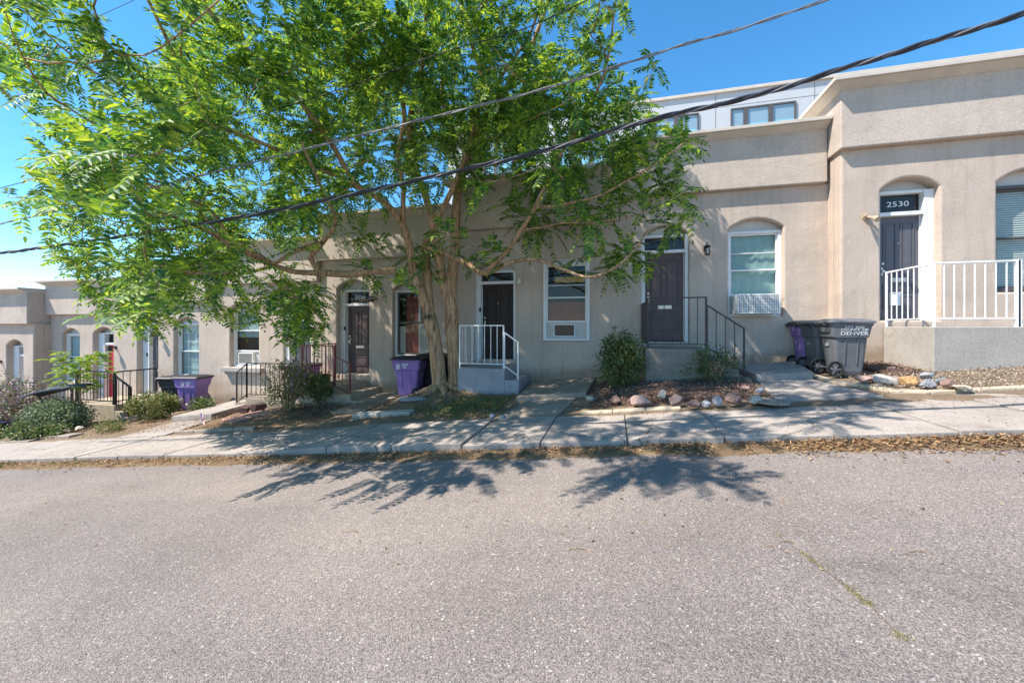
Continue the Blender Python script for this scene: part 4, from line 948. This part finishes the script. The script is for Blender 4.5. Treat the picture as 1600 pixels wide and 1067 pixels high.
def ok(p, marg=0):
    if p.y > 9.25 and p.z < 4.4: return False
    if abs(p.x) < 30 and p.z < -.35: return False
    a = pix(p)
    if a[2] < (2.0 if a[1] < -60 else 3.0): return False
    if not inside(SIL, a[0], a[1]): return False
    if inside(GAP, a[0], a[1]): return False
    if 300 < a[0] < 1150 and a[1] > -60 and a[2] < 4.9 + 1.6 * min(1, (a[0] - 300) / 350): return False
    return True
targets = []; tries = 0
while len(targets) < 740 and tries < 400000:
    tries += 1
    p = Vector((random.uniform(-10.6, 2.3), random.uniform(1.2, 10.8), random.uniform(-.5, 7.5)))
    e = ((p.x + 4.0) / 6.9) ** 2 + ((p.y - 6.4) / 5.2) ** 2 + ((p.z - 2.4) / 5.2) ** 2
    if e > 1 or (e < .18 and random.random() < .7) or not ok(p): continue
    a = pix(p)
    if (a[1] < -60 or a[0] < -80) and (random.random() < .45 or noise.noise(p * .8) < -.22): continue
    if a[0] < 430 and -60 < a[1] and random.random() < .45: continue
    if 540 < a[0] < 900 and a[1] > 300 and random.random() < .72: continue
    if 330 < a[0] < 640 and 120 < a[1] <= 300 and random.random() < .25: continue
    if a[0] >= 840 and a[1] > 290 and random.random() < .45: continue       # open middle where the limbs show
    if 380 < a[0] < 560 and 350 < a[1] < 445 and random.random() < .75: continue
    if 300 < a[0] < 640 and a[1] >= 445 and random.random() < .4: continue
    if a[0] > 880 and a[1] < 200 and random.random() < .15: continue
    if not shadow_ok(p): continue
    targets.append(p)
print('targets', len(targets), tries)
base_idx = [i for i in range(len(nodes)) if rmin[i] < .075]
arr = np.array([tuple(nodes[i]) for i in base_idx]); nidx = list(base_idx)
order = sorted(targets, key=lambda p: min(np.linalg.norm(arr - np.array(p), axis=1)))
A_ = list(arr); shoots = []
for p in order:
    aa = np.asarray(A_); d = np.linalg.norm(aa - np.array(p), axis=1) + .55 * np.maximum(0, aa[:, 2] - p.z + .1)
    k = int(np.argmin(d)); s = nidx[k]; q = nodes[s]; L = (p - q).length
    if L < .12: continue
    n_ = max(2, int(L / .2)); cur = s; bow = Vector((random.uniform(-.1, .1), random.uniform(-.1, .1), -.10)) * min(L, 1.6)
    for i in range(1, n_ + 1):
        t = i / n_; pp = q.lerp(p, t) + bow * (4 * t * (1 - t)) * .6 + (noise.noise_vector(p * 3 + Vector((0, 0, t * 3))) * .03 if i < n_ else Vector((0, 0, 0)))
        cur = nd(pp, cur); A_.append(np.array(pp)); nidx.append(cur)
    shoots.append((cur, (p - nodes[par[cur]]).normalized()))
ch = [[] for _ in nodes]
for i, pa in enumerate(par):
    if pa is not None: ch[pa].append(i)
rad = [0.0] * len(nodes)
for i in range(len(nodes) - 1, -1, -1):
    s = sum(rad[c] ** 2.4 for c in ch[i]); rad[i] = min(.2, max((s ** (1 / 2.4)) if s else .0055, rmin[i]))
for i in range(len(nodes)):            # never thicker than the parent
    if par[i] is not None: rad[i] = min(rad[i], rad[par[i]] * 1.0)
tb = Vector((-4.07, 8.9, ground(-4.07, 8.9) + .02))
tree = thing('tree', 'large spreading tree of feathery compound leaves with forked brown trunk on the root mound', 'tree', tb)
m = MB(); done = set(); stack = [i for i in range(len(nodes)) if par[i] is None]
while stack:
    i = stack.pop(); chain = [i]
    while ch[chain[-1]]:
        cs = sorted(ch[chain[-1]], key=lambda c: -rad[c]); chain.append(cs[0])
        for c in cs[1:]: stack.append((chain[-2], c)) if False else stack.append(c)
        done.add(cs[0])
    pa = par[i]; pts = [nodes[j] for j in chain]; rr = [rad[j] for j in chain]
    if pa is not None: pts = [nodes[pa]] + pts; rr = [min(rr[0] * 1.25, rad[pa])] + rr
    if len(pts) < 2: continue
    if pa is None:                     # root flare
        for k in range(min(3, len(rr))): rr[k] *= (1.45, 1.18, 1.05)[k]
    m.tube(pts, rr, 14 if rr[0] > .09 else 8 if rr[0] > .02 else 5, jit=.05 if rr[0] > .09 else 0)
for a in (200, 250, 300, 345, 20):     # surface roots
    c_, s_ = math.cos(R(a)), math.sin(R(a)); pts = []
    for k in range(6):
        d = .1 + .17 * k; x_, y_ = tb.x + .02 + c_ * d + .03 * math.sin(k * 2 + a), tb.y + s_ * d; pts.append((x_, y_, ground(x_, y_) + .10 - .028 * k))
    m.tube(pts, [.12, .09, .07, .05, .035, .02], 8)
build(m, 'trunk', 'bark', tree, smooth=True)
B = []; D = []; LN = []
def add_leaves(p, dr, n_, spread, rmul=1):
    ph = random.uniform(0, 6.28)
    a = dr.cross(Vector((0, 0, 1)));  a = a.normalized() if a.length > .05 else Vector((1, 0, 0)); b = a.cross(dr).normalized()
    for k in range(n_):
        an = ph + 2.4 * k; f = k / n_; pt = p - dr * spread * f; out = a * math.cos(an) + b * math.sin(an)
        d = out * (1.0) + dr * (.35 + .5 * (1 - f)) + Vector((0, 0, .12)); L = random.uniform(.40, .62) * rmul
        tip = pt + d.normalized() * L * .7
        if not ok(tip): continue
        B.append(tuple(pt)); D.append(tuple(d)); LN.append(L)
for i, dr in shoots:
    add_leaves(nodes[i], dr, random.randint(7, 10), .26)
    if random.random() < .5 and par[i] is not None:
        j = par[par[i]] if par[par[i]] is not None else par[i]
        add_leaves(nodes[j], dr, 4, .2, .9)
print('compound leaves', len(B), 'nodes', len(nodes))
V, F = fern_leaves(np.array(B), np.array(D), np.array(LN), 9, .115, .036, .38, 11)
link('crown', mesh_np('crown', V - np.array(tuple(tb)), F), MT['leaf'], tree)

# ------------------------------------------------------------------ overhead cables
def cable(lab, pts, r, mat, twist=0, group='overhead utility cables'):
    ps = [P(*q) for q in pts]; out = []
    for i in range(len(ps) - 1):
        p0, p1, p2, p3 = ps[max(i - 1, 0)], ps[i], ps[i + 1], ps[min(i + 2, len(ps) - 1)]
        for j in range(14):
            t = j / 14; out.append(.5 * ((2 * p1) + (-p0 + p2) * t + (2 * p0 - 5 * p1 + 4 * p2 - p3) * t * t + (-p0 + 3 * p1 - 3 * p2 + p3) * t ** 3))
    out.append(ps[-1]); t = thing('utility_cable', lab, 'cable', out[0], group)
    if not twist:
        m = MB(); m.tube(out, r, 8); build(m, 'wire', mat, t, smooth=True); return t
    L = 0; fine = []
    for a, b in zip(out, out[1:]):
        k = max(1, int((b - a).length / .04))
        for j in range(k): fine.append(a.lerp(b, j / k))
    for s in range(twist):
        pp = []; L = 0; prev = fine[0]
        for p in fine:
            L += (p - prev).length; prev = p; an = L * 8 + 2 * math.pi * s / twist
            pp.append(p + Vector((0, math.cos(an), math.sin(an))) * r * .95)
        m = MB(); m.tube(pp, r * (1.0 if s < twist - 1 else .55), 7); build(m, 'strand', mat if s < twist - 1 else 'cable_g', t, smooth=True)
    return t
cable('thick twisted black cable sagging across the front of the tree', [(1830, -50, 4.8), (1600, 22, 4.8), (1300, 113, 4.8), (1180, 150, 4.8), (1000, 192, 4.8), (850, 236, 4.8), (720, 266, 4.8), (560, 302, 4.8), (400, 335, 4.8), (200, 368, 4.8), (0, 396, 4.8), (-120, 408, 4.8)], .0165, 'cable', 3)
cable('grey paired cable running up to the top edge right of the tree', [(1400, -40, 4.55), (1290, 0, 4.55), (1180, 38, 4.55), (1050, 76, 4.55), (930, 115, 4.55), (830, 145, 4.55), (640, 192, 4.55), (440, 243, 4.55), (200, 302, 4.55), (0, 350, 4.55), (-120, 372, 4.55)], .010, 'cable_g', 2)
cable('thin black wire just above the paired cable at left', [(960, -20, 6.0), (820, 45, 6.0), (700, 80, 6.0), (500, 150, 6.0), (250, 225, 6.0), (0, 294, 6.0), (-120, 318, 6.0)], .008, 'cable')
cable('thin wire crossing the blue gap at the top left', [(330, -60, 5.4), (204, 3, 5.4), (160, 23, 5.4), (60, 70, 5.4), (-40, 110, 5.4)], .005, 'cable')

# ------------------------------------------------------------------ rocks
def rock(lab, x, y, s, mat, flat=.75, z=None, rot=None):
    import bmesh
    bm = bmesh.new(); bmesh.ops.create_icosphere(bm, subdivisions=3, radius=1); sd = Vector((x * 7.1, y * 5.3, s[0] * 9))
    planes = [(Vector((random.gauss(0, 1), random.gauss(0, 1), random.gauss(0, 1))).normalized(), random.uniform(.5, .82)) for _ in range(13)]
    for v in bm.verts:
        for nrm, d in planes:
            k = v.co.dot(nrm)
            if k > d: v.co -= nrm * (k - d)
        v.co *= 1 + .10 * noise.noise(v.co * 2.2 + sd) + .05 * noise.noise(v.co * 6 + sd)
    rz = random.uniform(0, 6.28) if rot is None else rot
    bm.transform(Matrix.Diagonal((s[0], s[1], s[2] * 1.0, 1)))
    me = bpy.data.meshes.new('rock'); bm.to_mesh(me); bm.free()
    o = link('rock', me, ROCK[mat]); o.location = (x, y, (ground(x, y) if z is None else z) + .05 + s[2] * .6); o.rotation_euler = (random.uniform(-.15, .15), random.uniform(-.15, .15), rz)
    return tag(o, lab, 'rock', 'loose rocks edging the beds')
def rp(px, py, a=-1.38):
    u = (px - 800) / FPX; v = (510 - py) / FPX; t = a / (v - GR * (-SY + CY * u)); return t * (-SY + CY * u), t * (CY + SY * u)
RK = [ # pixel x, pixel y of the foot, half sizes, kind, label
 (922, 632, (.12, .08, .05), 'cream', 'flat cream rock at the left end of the mulch bed edge'),
 (962, 636, (.12, .09, .09), 'red', 'reddish rock left of the striped boulder'),
 (1000, 638, (.19, .11, .10), 'pink', 'long pink and grey striped boulder of the mulch bed edge'),
 (1034, 632, (.08, .08, .11), 'cream', 'small upright cream rock behind the striped boulder'),
 (1057, 638, (.12, .10, .13), 'pink', 'squarish pink boulder in the middle of the mulch bed edge'),
 (1084, 640, (.12, .08, .07), 'red', 'low brown rock right of the squarish boulder'),
 (1104, 639, (.07, .06, .06), 'grey', 'small grey rock between the brown rock and the bluish rock'),
 (1122, 638, (.10, .08, .10), 'grey', 'bluish grey rock of the mulch bed edge'),
 (1150, 637, (.15, .10, .12), 'red', 'dark pink boulder toward the right end of the mulch bed edge'),
 (1182, 634, (.13, .10, .07), 'cream', 'long sloping tan rock at the right end of the mulch bed edge'),
 (1188, 622, (.08, .07, .07), 'grey', 'small grey rock near the path behind the sloping tan rock'),
 (1165, 618, (.11, .07, .05), 'red', 'flat brown rock below the bronze stair'),
 (1352, 603, (.16, .10, .06), 'pink', 'low pinkish rock beside the lettered cart'),
 (1388, 606, (.20, .13, .09), 'white', 'big pale angular rock right of the carts'),
 (1372, 602, (.10, .08, .07), 'pink', 'small pinkish rock left of the big pale one'),
 (1395, 590, (.09, .08, .07), 'red', 'reddish rock at the foot of the 2530 landing'),
 (1406, 604, (.09, .08, .08), 'pink', 'narrow pink rock between the pale and the orange rock'),
 (1426, 608, (.13, .11, .10), 'orange', 'orange sandstone block right of the pale rock'),
 (1452, 598, (.09, .08, .08), 'grey', 'blue-grey rock at the corner of the 2530 landing'),
 (1455, 610, (.14, .10, .08), 'grey', 'pale blue-grey rock in front of the landing corner'),
 (1478, 606, (.10, .08, .08), 'green', 'grey-green rock between blue-grey and red slabs'),
 (1487, 612, (.15, .09, .09), 'red', 'tilted red slab below the 2530 landing'),
 (1512, 614, (.15, .10, .05), 'cream', 'flat cream slab at the right end of the rock edging'),
 (375, 652, (.24, .18, .17), 'lava', 'rough dark lava boulder left of the other by the red flagstones'),
 (398, 650, (.22, .18, .19), 'lava', 'rough dark lava boulder touching the red flagstones'),
 (768, 656, (.07, .06, .05), 'grey', 'small grey stone in the grass right of the tree'),
 (785, 658, (.06, .06, .045), 'green', 'small dark stone in the grass right of the tree'),
 (640, 640, (.42, .22, .06), 'grey', 'flat grey stone half buried at the tree roots'),
 (28, 688, (.22, .14, .10), 'cream', 'tan block at the left edge bed'),
 (52, 684, (.14, .12, .09), 'red', 'brown rock right of the tan block at the left edge'),
 (100, 680, (.13, .10, .07), 'pink', 'small pinkish rock among the left edge plants'),
 (118, 676, (.13, .10, .07), 'cream', 'small cream rock among the left edge plants'),
]
for px, py, s, k, lab in RK:
    x, y = rp(px, py); x += s[0] * 0; y += s[1] * .6; rock(lab, x, y, s, k, rot=random.uniform(-.3, .3))
# bed edging: old concrete kerbs and flagstones
def kerb(lab, pts, w, hgt, mat, name='bed_edging'):
    m = MB()
    for (a, b) in zip(pts, pts[1:]):
        a = Vector((a[0], a[1], 0)); b = Vector((b[0], b[1], 0)); d = (b - a).normalized(); n_ = Vector((-d.y, d.x, 0)) * w
        k = max(1, int((b - a).length / .5))
        for i in range(k):
            p, q = a.lerp(b, i / k), a.lerp(b, (i + 1) / k) - d * .006; c = [p, q, q + n_, p + n_]
            m.slab([(v.x, v.y) for v in c], [ground(v.x, v.y) - .12 for v in c], [ground(v.x, v.y) + hgt + .008 * noise.noise(Vector((v.x * 4, v.y * 4, 1))) for v in c])
    o = build(m, name, mat, loc=(pts[0][0], pts[0][1], ground(*pts[0])), bevel=.018); return tag(o, lab, 'edging')
kerb('weathered concrete edging curving round the bed below the carts', [(3.56, 9.8), (3.55, 9.0), (3.58, 8.1), (3.95, 7.05), (4.3, 6.88), (9.5, 6.86)], .12, .045, 'conc_tan')
kerb('old concrete kerb block in front of the tree mound', [(-5.25, 7.1), (-3.9, 7.05)], .22, .12, 'conc_pale')
kerb('low concrete edging behind the small flag', [(-9.35, 6.6), (-7.2, 6.6)], .12, .07, 'conc')
kerb('thin stone edging below the pink boulders', [(-.55, 6.62), (1.0, 6.62)], .16, .03, 'conc_tan')
kerb('concrete step edge at the left garden', [(-14.1, 6.75), (-13.0, 6.75)], .3, .06, 'conc')
for k, (lab, x, y, rz) in enumerate((('red flagstone plank nearer the lava boulders', -8.75, 7.75, .1), ('red flagstone plank lying nearest the woody shrub', -8.25, 7.5, .16), ('third red flagstone plank beside the dry bed', -8.35, 7.95, .12))):
    m = MB(); m.box(-.42, .42, -.13, .13, 0, .05); o = build(m, 'flagstone', 'redpav', local=True, bevel=.01); o.location = (x, y, ground(x, y) + .05); o.rotation_euler = (R(4), R(-6), rz + .9); tag(o, lab, 'flagstone', 'red flagstones in the dry bed')
# water or gas cover plate by the right path
x, y = rp(1207, 632); m = MB(); m.cyl((x, y, ground(x, y) + .055), (0, 0, 1), .22, .03, 28); tag(build(m, 'cover_plate', 'conc', loc=(x, y, ground(x, y))), 'round concrete cover at the edge of the right-hand path', 'cover plate')
# small flag
x, y = rp(316, 668); z = ground(x, y); t = thing('small_flag', 'tiny stars and stripes flag stuck in the ground by the path', 'flag', (x, y, z))
m = MB(); m.tube([(x, y, z - .03), (x - .07, y, z + .36)], .005, 6); build(m, 'stick', 'ac', t)
def cloth(u0, u1, v0, v1, name, mat):
    m = MB(); N = 6; o = Vector((x - .07, y, z + .34)); du = Vector((.09, -.01, -.22)); dv = Vector((.13, -.03, -.03))
    for i in range(N + 1):
        for v in (v0, v1):
            u = u0 + (u1 - u0) * i / N; q = o + du * u + dv * v; q.y += .015 * math.sin(u * 9 + v * 3); m.v.append(tuple(q))
    m.f = [(2 * i, 2 * i + 1, 2 * i + 3, 2 * i + 2) for i in range(N)]; build(m, name, mat, t)
cloth(0, .42, 0, .52, 'canton', 'flag_b')
for i in range(7): cloth(.42 if i < 4 else 0, 1, i / 7, (i + 1) / 7, 'stripe', 'flag_r' if i % 2 == 0 else 'white')
# dark blue recycling box, fabric canopy, flower pot, black rail at the left edge
x, y = -17.5, 7.45; z = ground(x, y)
t = thing('recycling_box', 'small dark blue box with white mark behind the left edge plants', 'box', (x, y, z))
m = MB(); m.add([(x - .22, y - .16, z), (x + .22, y - .16, z), (x + .22, y + .16, z), (x - .22, y + .16, z), (x - .27, y - .2, z + .36), (x + .27, y - .2, z + .36), (x + .27, y + .2, z + .36), (x - .27, y + .2, z + .36)], [(0, 3, 2, 1), (4, 5, 6, 7), (0, 1, 5, 4), (1, 2, 6, 5), (2, 3, 7, 6), (3, 0, 4, 7)]); m.box(x - .29, x + .29, y - .22, y + .22, z + .361, z + .39); build(m, 'body', 'bin_blue', t, bevel=.01)
m = MB(); m.box(x - .09, x - .01, y - .20, y - .186, z + .16, z + .26); m.box(x + .02, x + .09, y - .20, y - .186, z + .16, z + .26); build(m, 'printed_mark', 'ink', t)
x, y = -15.6, 7.9; z = ground(x, y)
t = thing('garden_canopy', 'slate blue curved fabric canopy on a bent pole in the left garden', 'canopy', (x, y, z))
m = MB(); N = 12; V0 = []
for i in range(N + 1):
    u = i / N
    for v in (-1, -.33, .33, 1): V0.append((x - 1.25 + 2.5 * u, y + .42 * v * math.sin(math.pi * min(1, .12 + u * .85)) ** .6, z + .95 + .42 * math.sin(u * 1.5) - .07 * v * v))
m.v = V0 + [(a, b, c - .035) for a, b, c in V0]; nn = 4 * (N + 1)
for i in range(N):
    for k in range(3): m.f += [(i * 4 + k, i * 4 + k + 1, i * 4 + 5 + k, i * 4 + 4 + k), (nn + i * 4 + k, nn + i * 4 + 4 + k, nn + i * 4 + 5 + k, nn + i * 4 + k + 1)]
    m.f += [(i * 4, i * 4 + 4, nn + i * 4 + 4, nn + i * 4), (i * 4 + 3, nn + i * 4 + 3, nn + i * 4 + 7, i * 4 + 7)]
build(m, 'fabric', 'canopy', t, smooth=False)
m = MB(); m.tube([(x - .55, y, z - .05), (x - .6, y, z + .4), (x - .8, y, z + .8), (x - 1.0, y, z + .98)], .025, 8); build(m, 'pole', 'hub', t, smooth=True)
p = (-7.35, 8.85, -1.52); t = thing('flower_pot', 'rusty brown pot on the landing behind the red rail', 'pot', p)
m = MB(); N = 16
for r_, dz in ((.09, 0), (.14, .22), (.155, .23), (.155, .27), (.13, .27), (.12, .22)): m.v += [(p[0] + r_ * math.cos(2 * math.pi * i / N), p[1] + r_ * math.sin(2 * math.pi * i / N), p[2] + dz) for i in range(N)]
for k in range(5): m.f += [(k * N + i, k * N + (i + 1) % N, (k + 1) * N + (i + 1) % N, (k + 1) * N + i) for i in range(N)]
m.f += [tuple(range(N - 1, -1, -1)), tuple(5 * N + i for i in range(N))]; build(m, 'pot', 'mail', t)
# mailbox bracket hanging on the 2530 door, electric boxes beside doors
p = P(1405, 455, 9.7); m = MB(); m.box(p.x - .16, p.x - .02, 9.62, 9.72, .42, .66); m.box(p.x - .165, p.x - .015, 9.61, 9.725, .661, .68); tag(build(m, 'mailbox', 'whitemetal', loc=(p.x, 9.7, .4), bevel=.006), 'small white mailbox hung on the 2530 door', 'mailbox')
for px, py, lab in ((229, 554, 'small brown doorbell plate left of the dark narrow door'), (538, 513, 'small black doorbell plate left of the 2520 door'), (750, 484, 'small black latch plate left of the near-black door')):
    yy = {229: 10.14, 538: 10.14, 750: 10.06}[px]; p = P(px, py, yy); m = MB(); m.box(p.x - .025, p.x + .025, yy, yy + .03, p.z - .06, p.z + .06); tag(build(m, 'doorbell', 'blackmetal', loc=(p.x, yy, p.z)), lab, 'doorbell')

# ------------------------------------------------------------------ loose ground cover
def flat_bits(name, lab, pts, size, mat, cat, tilt=.35, asp=.5):
    pts = np.array(pts); n = len(pts); D = unit(rng.normal(size=(n, 3)) * np.array([1, 1, tilt])); U_ = unit(rng.normal(size=(n, 3)) * .35 + np.array([0, 0, 1]))
    V, F = leaf_arrays(pts, D, U_, rng.uniform(.5, 1.4, n) * size, rng.uniform(.5, 1.3, n) * size * asp, .2)
    o = link(name, mesh_np(name, V, F), MT[mat]); return tag(o, lab, cat, kind='stuff')
pts = []
while len(pts) < 10500:
    x = random.uniform(-20, 8) if random.random() < .75 else random.uniform(.5, 8); d = abs(random.gauss(0, .15)); y = 5.035 - d * (1.2 + noise.noise(Vector((x * .8, 9, 0))))
    if noise.noise(Vector((x * 1.1, 4, 0))) + .5 * noise.noise(Vector((x * 4, 4, 0))) < random.uniform(-.5, .35): continue
    pts.append((x, y, zroad(x, y) + .014 + max(0, .03 - d * .1)))
flat_bits('leaf_litter', 'brown dry leaf litter gathered along the kerb', pts, .040, 'litter', 'leaf litter')
pts = []
while len(pts) < 2600:
    x = random.uniform(-12, 7); y = random.choice((random.uniform(5.1, 6.5), 6.5 - abs(random.gauss(0, .2)), 6.5 + abs(random.gauss(0, .7)) if -2.2 < x < -.3 or 2.3 < x < 3.7 else 6.45)) if random.random() < .6 else random.uniform(2.5, 4.9)
    if random.random() < .5 and not (-9 < x < 3): continue
    z = ground(x, y) + (.035 if y < 8 else .11) if y > 6.5 else walk_z(x) + .018 if y > 5.05 else zroad(x, y) + .006
    if y < 4.9 and random.random() < .75 : continue
    pts.append((x, y, z))
flat_bits('fallen_leaves', 'scattered dry leaf bits on the sidewalk and road', pts, .028, 'litter', 'fallen leaves')
pts = []
for poly, n_ in (((-.4, 2.4, 6.95, 8.6), 5200), ((4.55, 5.1, 8.0, 9.4), 1300), ((-5.2, -2.2, 6.6, 8.8), 700), ((-8.2, -6.2, 7.1, 8.5), 2600)):
    for _ in range(n_):
        x = random.uniform(poly[0], poly[1]); y = random.uniform(poly[2], poly[3]); pts.append((x, y, ground(x, y) + .055 + random.uniform(0, .035)))
flat_bits('mulch_chips', 'dark bark chips covering the planting beds', pts, .042, 'chips', 'mulch', .5, .45)
pts = []
for _ in range(15000):
    x = random.uniform(-14, -2.1) if random.random() < .9 else random.uniform(4.2, 9); y = random.uniform(6.6, 8.6); 
    if noise.noise(Vector((x * 1.2, y * 1.2, 7))) < -.1: continue
    pts.append((x, y, ground(x, y) + .05 + random.uniform(0, .03)))
flat_bits('gravel', 'small gravel and crumbs on the bare soil right of the rocks', [(x, y, ground(x, y) + .07 + random.uniform(-.02, .02)) for x, y in ((random.uniform(3.8, 9), random.uniform(6.98, 8.2)) for _ in range(5000))], .028, 'gravel', 'gravel', .6, .7)
flat_bits('dry_grass', 'dry straw and small leaves over the bare front beds', pts, .03, 'litter', 'dry litter')
def grass(lab, fn, n, hgt, mat='grass', name='grass'):
    P_ = np.array([fn() for _ in range(n)]); D = unit(rng.normal(size=(n, 3)) * .45 + np.array([0, 0, 1])); U_ = unit(rng.normal(size=(n, 3)))
    V, F = leaf_arrays(P_, D, U_, rng.uniform(.4, 1.2, n) * hgt, rng.uniform(.6, 1.2, n) * hgt * (.10 if hgt > .03 else .16), .1); return tag(link(name, mesh_np(name, V, F), MT[mat]), lab, 'grass', kind='stuff')
def fg():
    while True:
        x = random.gauss(-2.95, .55); y = random.gauss(7.6, .5)
        if -4.4 < x < -2.1 and 6.6 < y < 8.6: return (x, y, ground(x, y) + .03)
grass('short green grass and weeds on the mound right of the tree', fg, 1700, .09)
def fw():
    x = random.gauss(-2.95, .5); y = random.gauss(7.5, .4); return (max(-4.4, min(-2.15, x)), max(6.6, min(8.6, y)), ground(x, y) + .05)
P_ = np.array([fw() for _ in range(1500)]); V, F = leaf_arrays(P_, unit(rng.normal(size=(1500, 3)) + np.array([0, 0, .5])), unit(rng.normal(size=(1500, 3)) * .5 + np.array([0, 0, 1])), rng.uniform(.03, .07, 1500), rng.uniform(.02, .035, 1500)); tag(link('weeds', mesh_np('weeds', V, F), MT['leaf_bush']), 'low broad-leaved weeds among the grass right of the tree', 'weeds', kind='stuff')
def fk():
    while True:
        x = random.uniform(-19, -9); y = 4.98 - abs(random.gauss(0, .08))
        if noise.noise(Vector((x * .9, 9, 0))) > random.uniform(-.1, .4): return (x, y, zroad(x, y) + .01)
grass('thin grass growing along the kerb at left', fk, 1800, .07)
CR = [rp(px, py, -1.53) for px, py in ((1212, 838), (1230, 853), (1255, 870), (1275, 885), (1300, 905), (1320, 918), (1345, 940), (1362, 953), (1408, 1000))]
mb = MB(); cp = []
for a, b in zip(CR, CR[1:]):
    for j in range(10): t_ = j / 10; cp.append((a[0] + (b[0] - a[0]) * t_, a[1] + (b[1] - a[1]) * t_))
for i, (x, y) in enumerate(cp):
    dx, dy = cp[min(i + 1, len(cp) - 1)][0] - cp[max(i - 1, 0)][0], cp[min(i + 1, len(cp) - 1)][1] - cp[max(i - 1, 0)][1]; L = math.hypot(dx, dy); w_ = .0012 + .004 * abs(noise.noise(Vector((i * .7, 0, 0)))); o_ = .022 * noise.noise(Vector((i * .4, 5, 0)))
    for s_ in (-1, 1): X_, Y_ = x - dy / L * (w_ * s_ + o_), y + dx / L * (w_ * s_ + o_); mb.v.append((X_, Y_, zroad(X_, Y_) + .003))
mb.f = [(2 * i, 2 * i + 1, 2 * i + 3, 2 * i + 2) for i in range(len(cp) - 1)]; tag(build(mb, 'road_crack', 'yard'), kind='structure')
def fc():
    seg = random.choice((0, 2, 2, 3, 4, 5, 5, 6, 6)); a, b = CR[seg], CR[seg + 1]; t = random.random()
    if noise.noise(Vector((a[0] + (b[0] - a[0]) * t, 3, 0)) * 19) < -.05: return fc()
    x, y = a[0] + (b[0] - a[0]) * t + random.gauss(0, .013), a[1] + (b[1] - a[1]) * t + random.gauss(0, .013); return (x, y, zroad(x, y))
grass('yellowish grass growing in a crack of the road', fc, 420, .017, 'straw_blade')
def fc2():
    a = CR[-1]; x, y = a[0] + random.gauss(0, .02), a[1] + random.gauss(0, .012); return (x, y, zroad(x, y))
grass('small tuft of grass in the road near the camera', fc2, 70, .018, 'straw_blade')
for px, py, lab, l_ in ((1230, 853, 'curled twig lying on the road beside the grassy crack', .09), (1203, 860, 'tiny dark twig on the road left of the curled one', .05), (905, 865, 'thin bent twig on the open road', .16), (550, 835, 'long thin twig on the road at left', .2), (1435, 868, 'short straight twig on the road at right', .1)):
    x, y = rp(px, py, -1.53); z = zroad(x, y) + .006; m = MB(); m.tube([(x - l_ / 2, y, z), (x - l_ * .1, y + l_ * .12, z + .004), (x + l_ * .3, y + l_ * .05, z + .006), (x + l_ / 2, y - l_ * .1, z)], .0028, 5); tag(build(m, 'twig', 'bark', loc=(x, y, z)), lab, 'twig', 'twigs on the road')
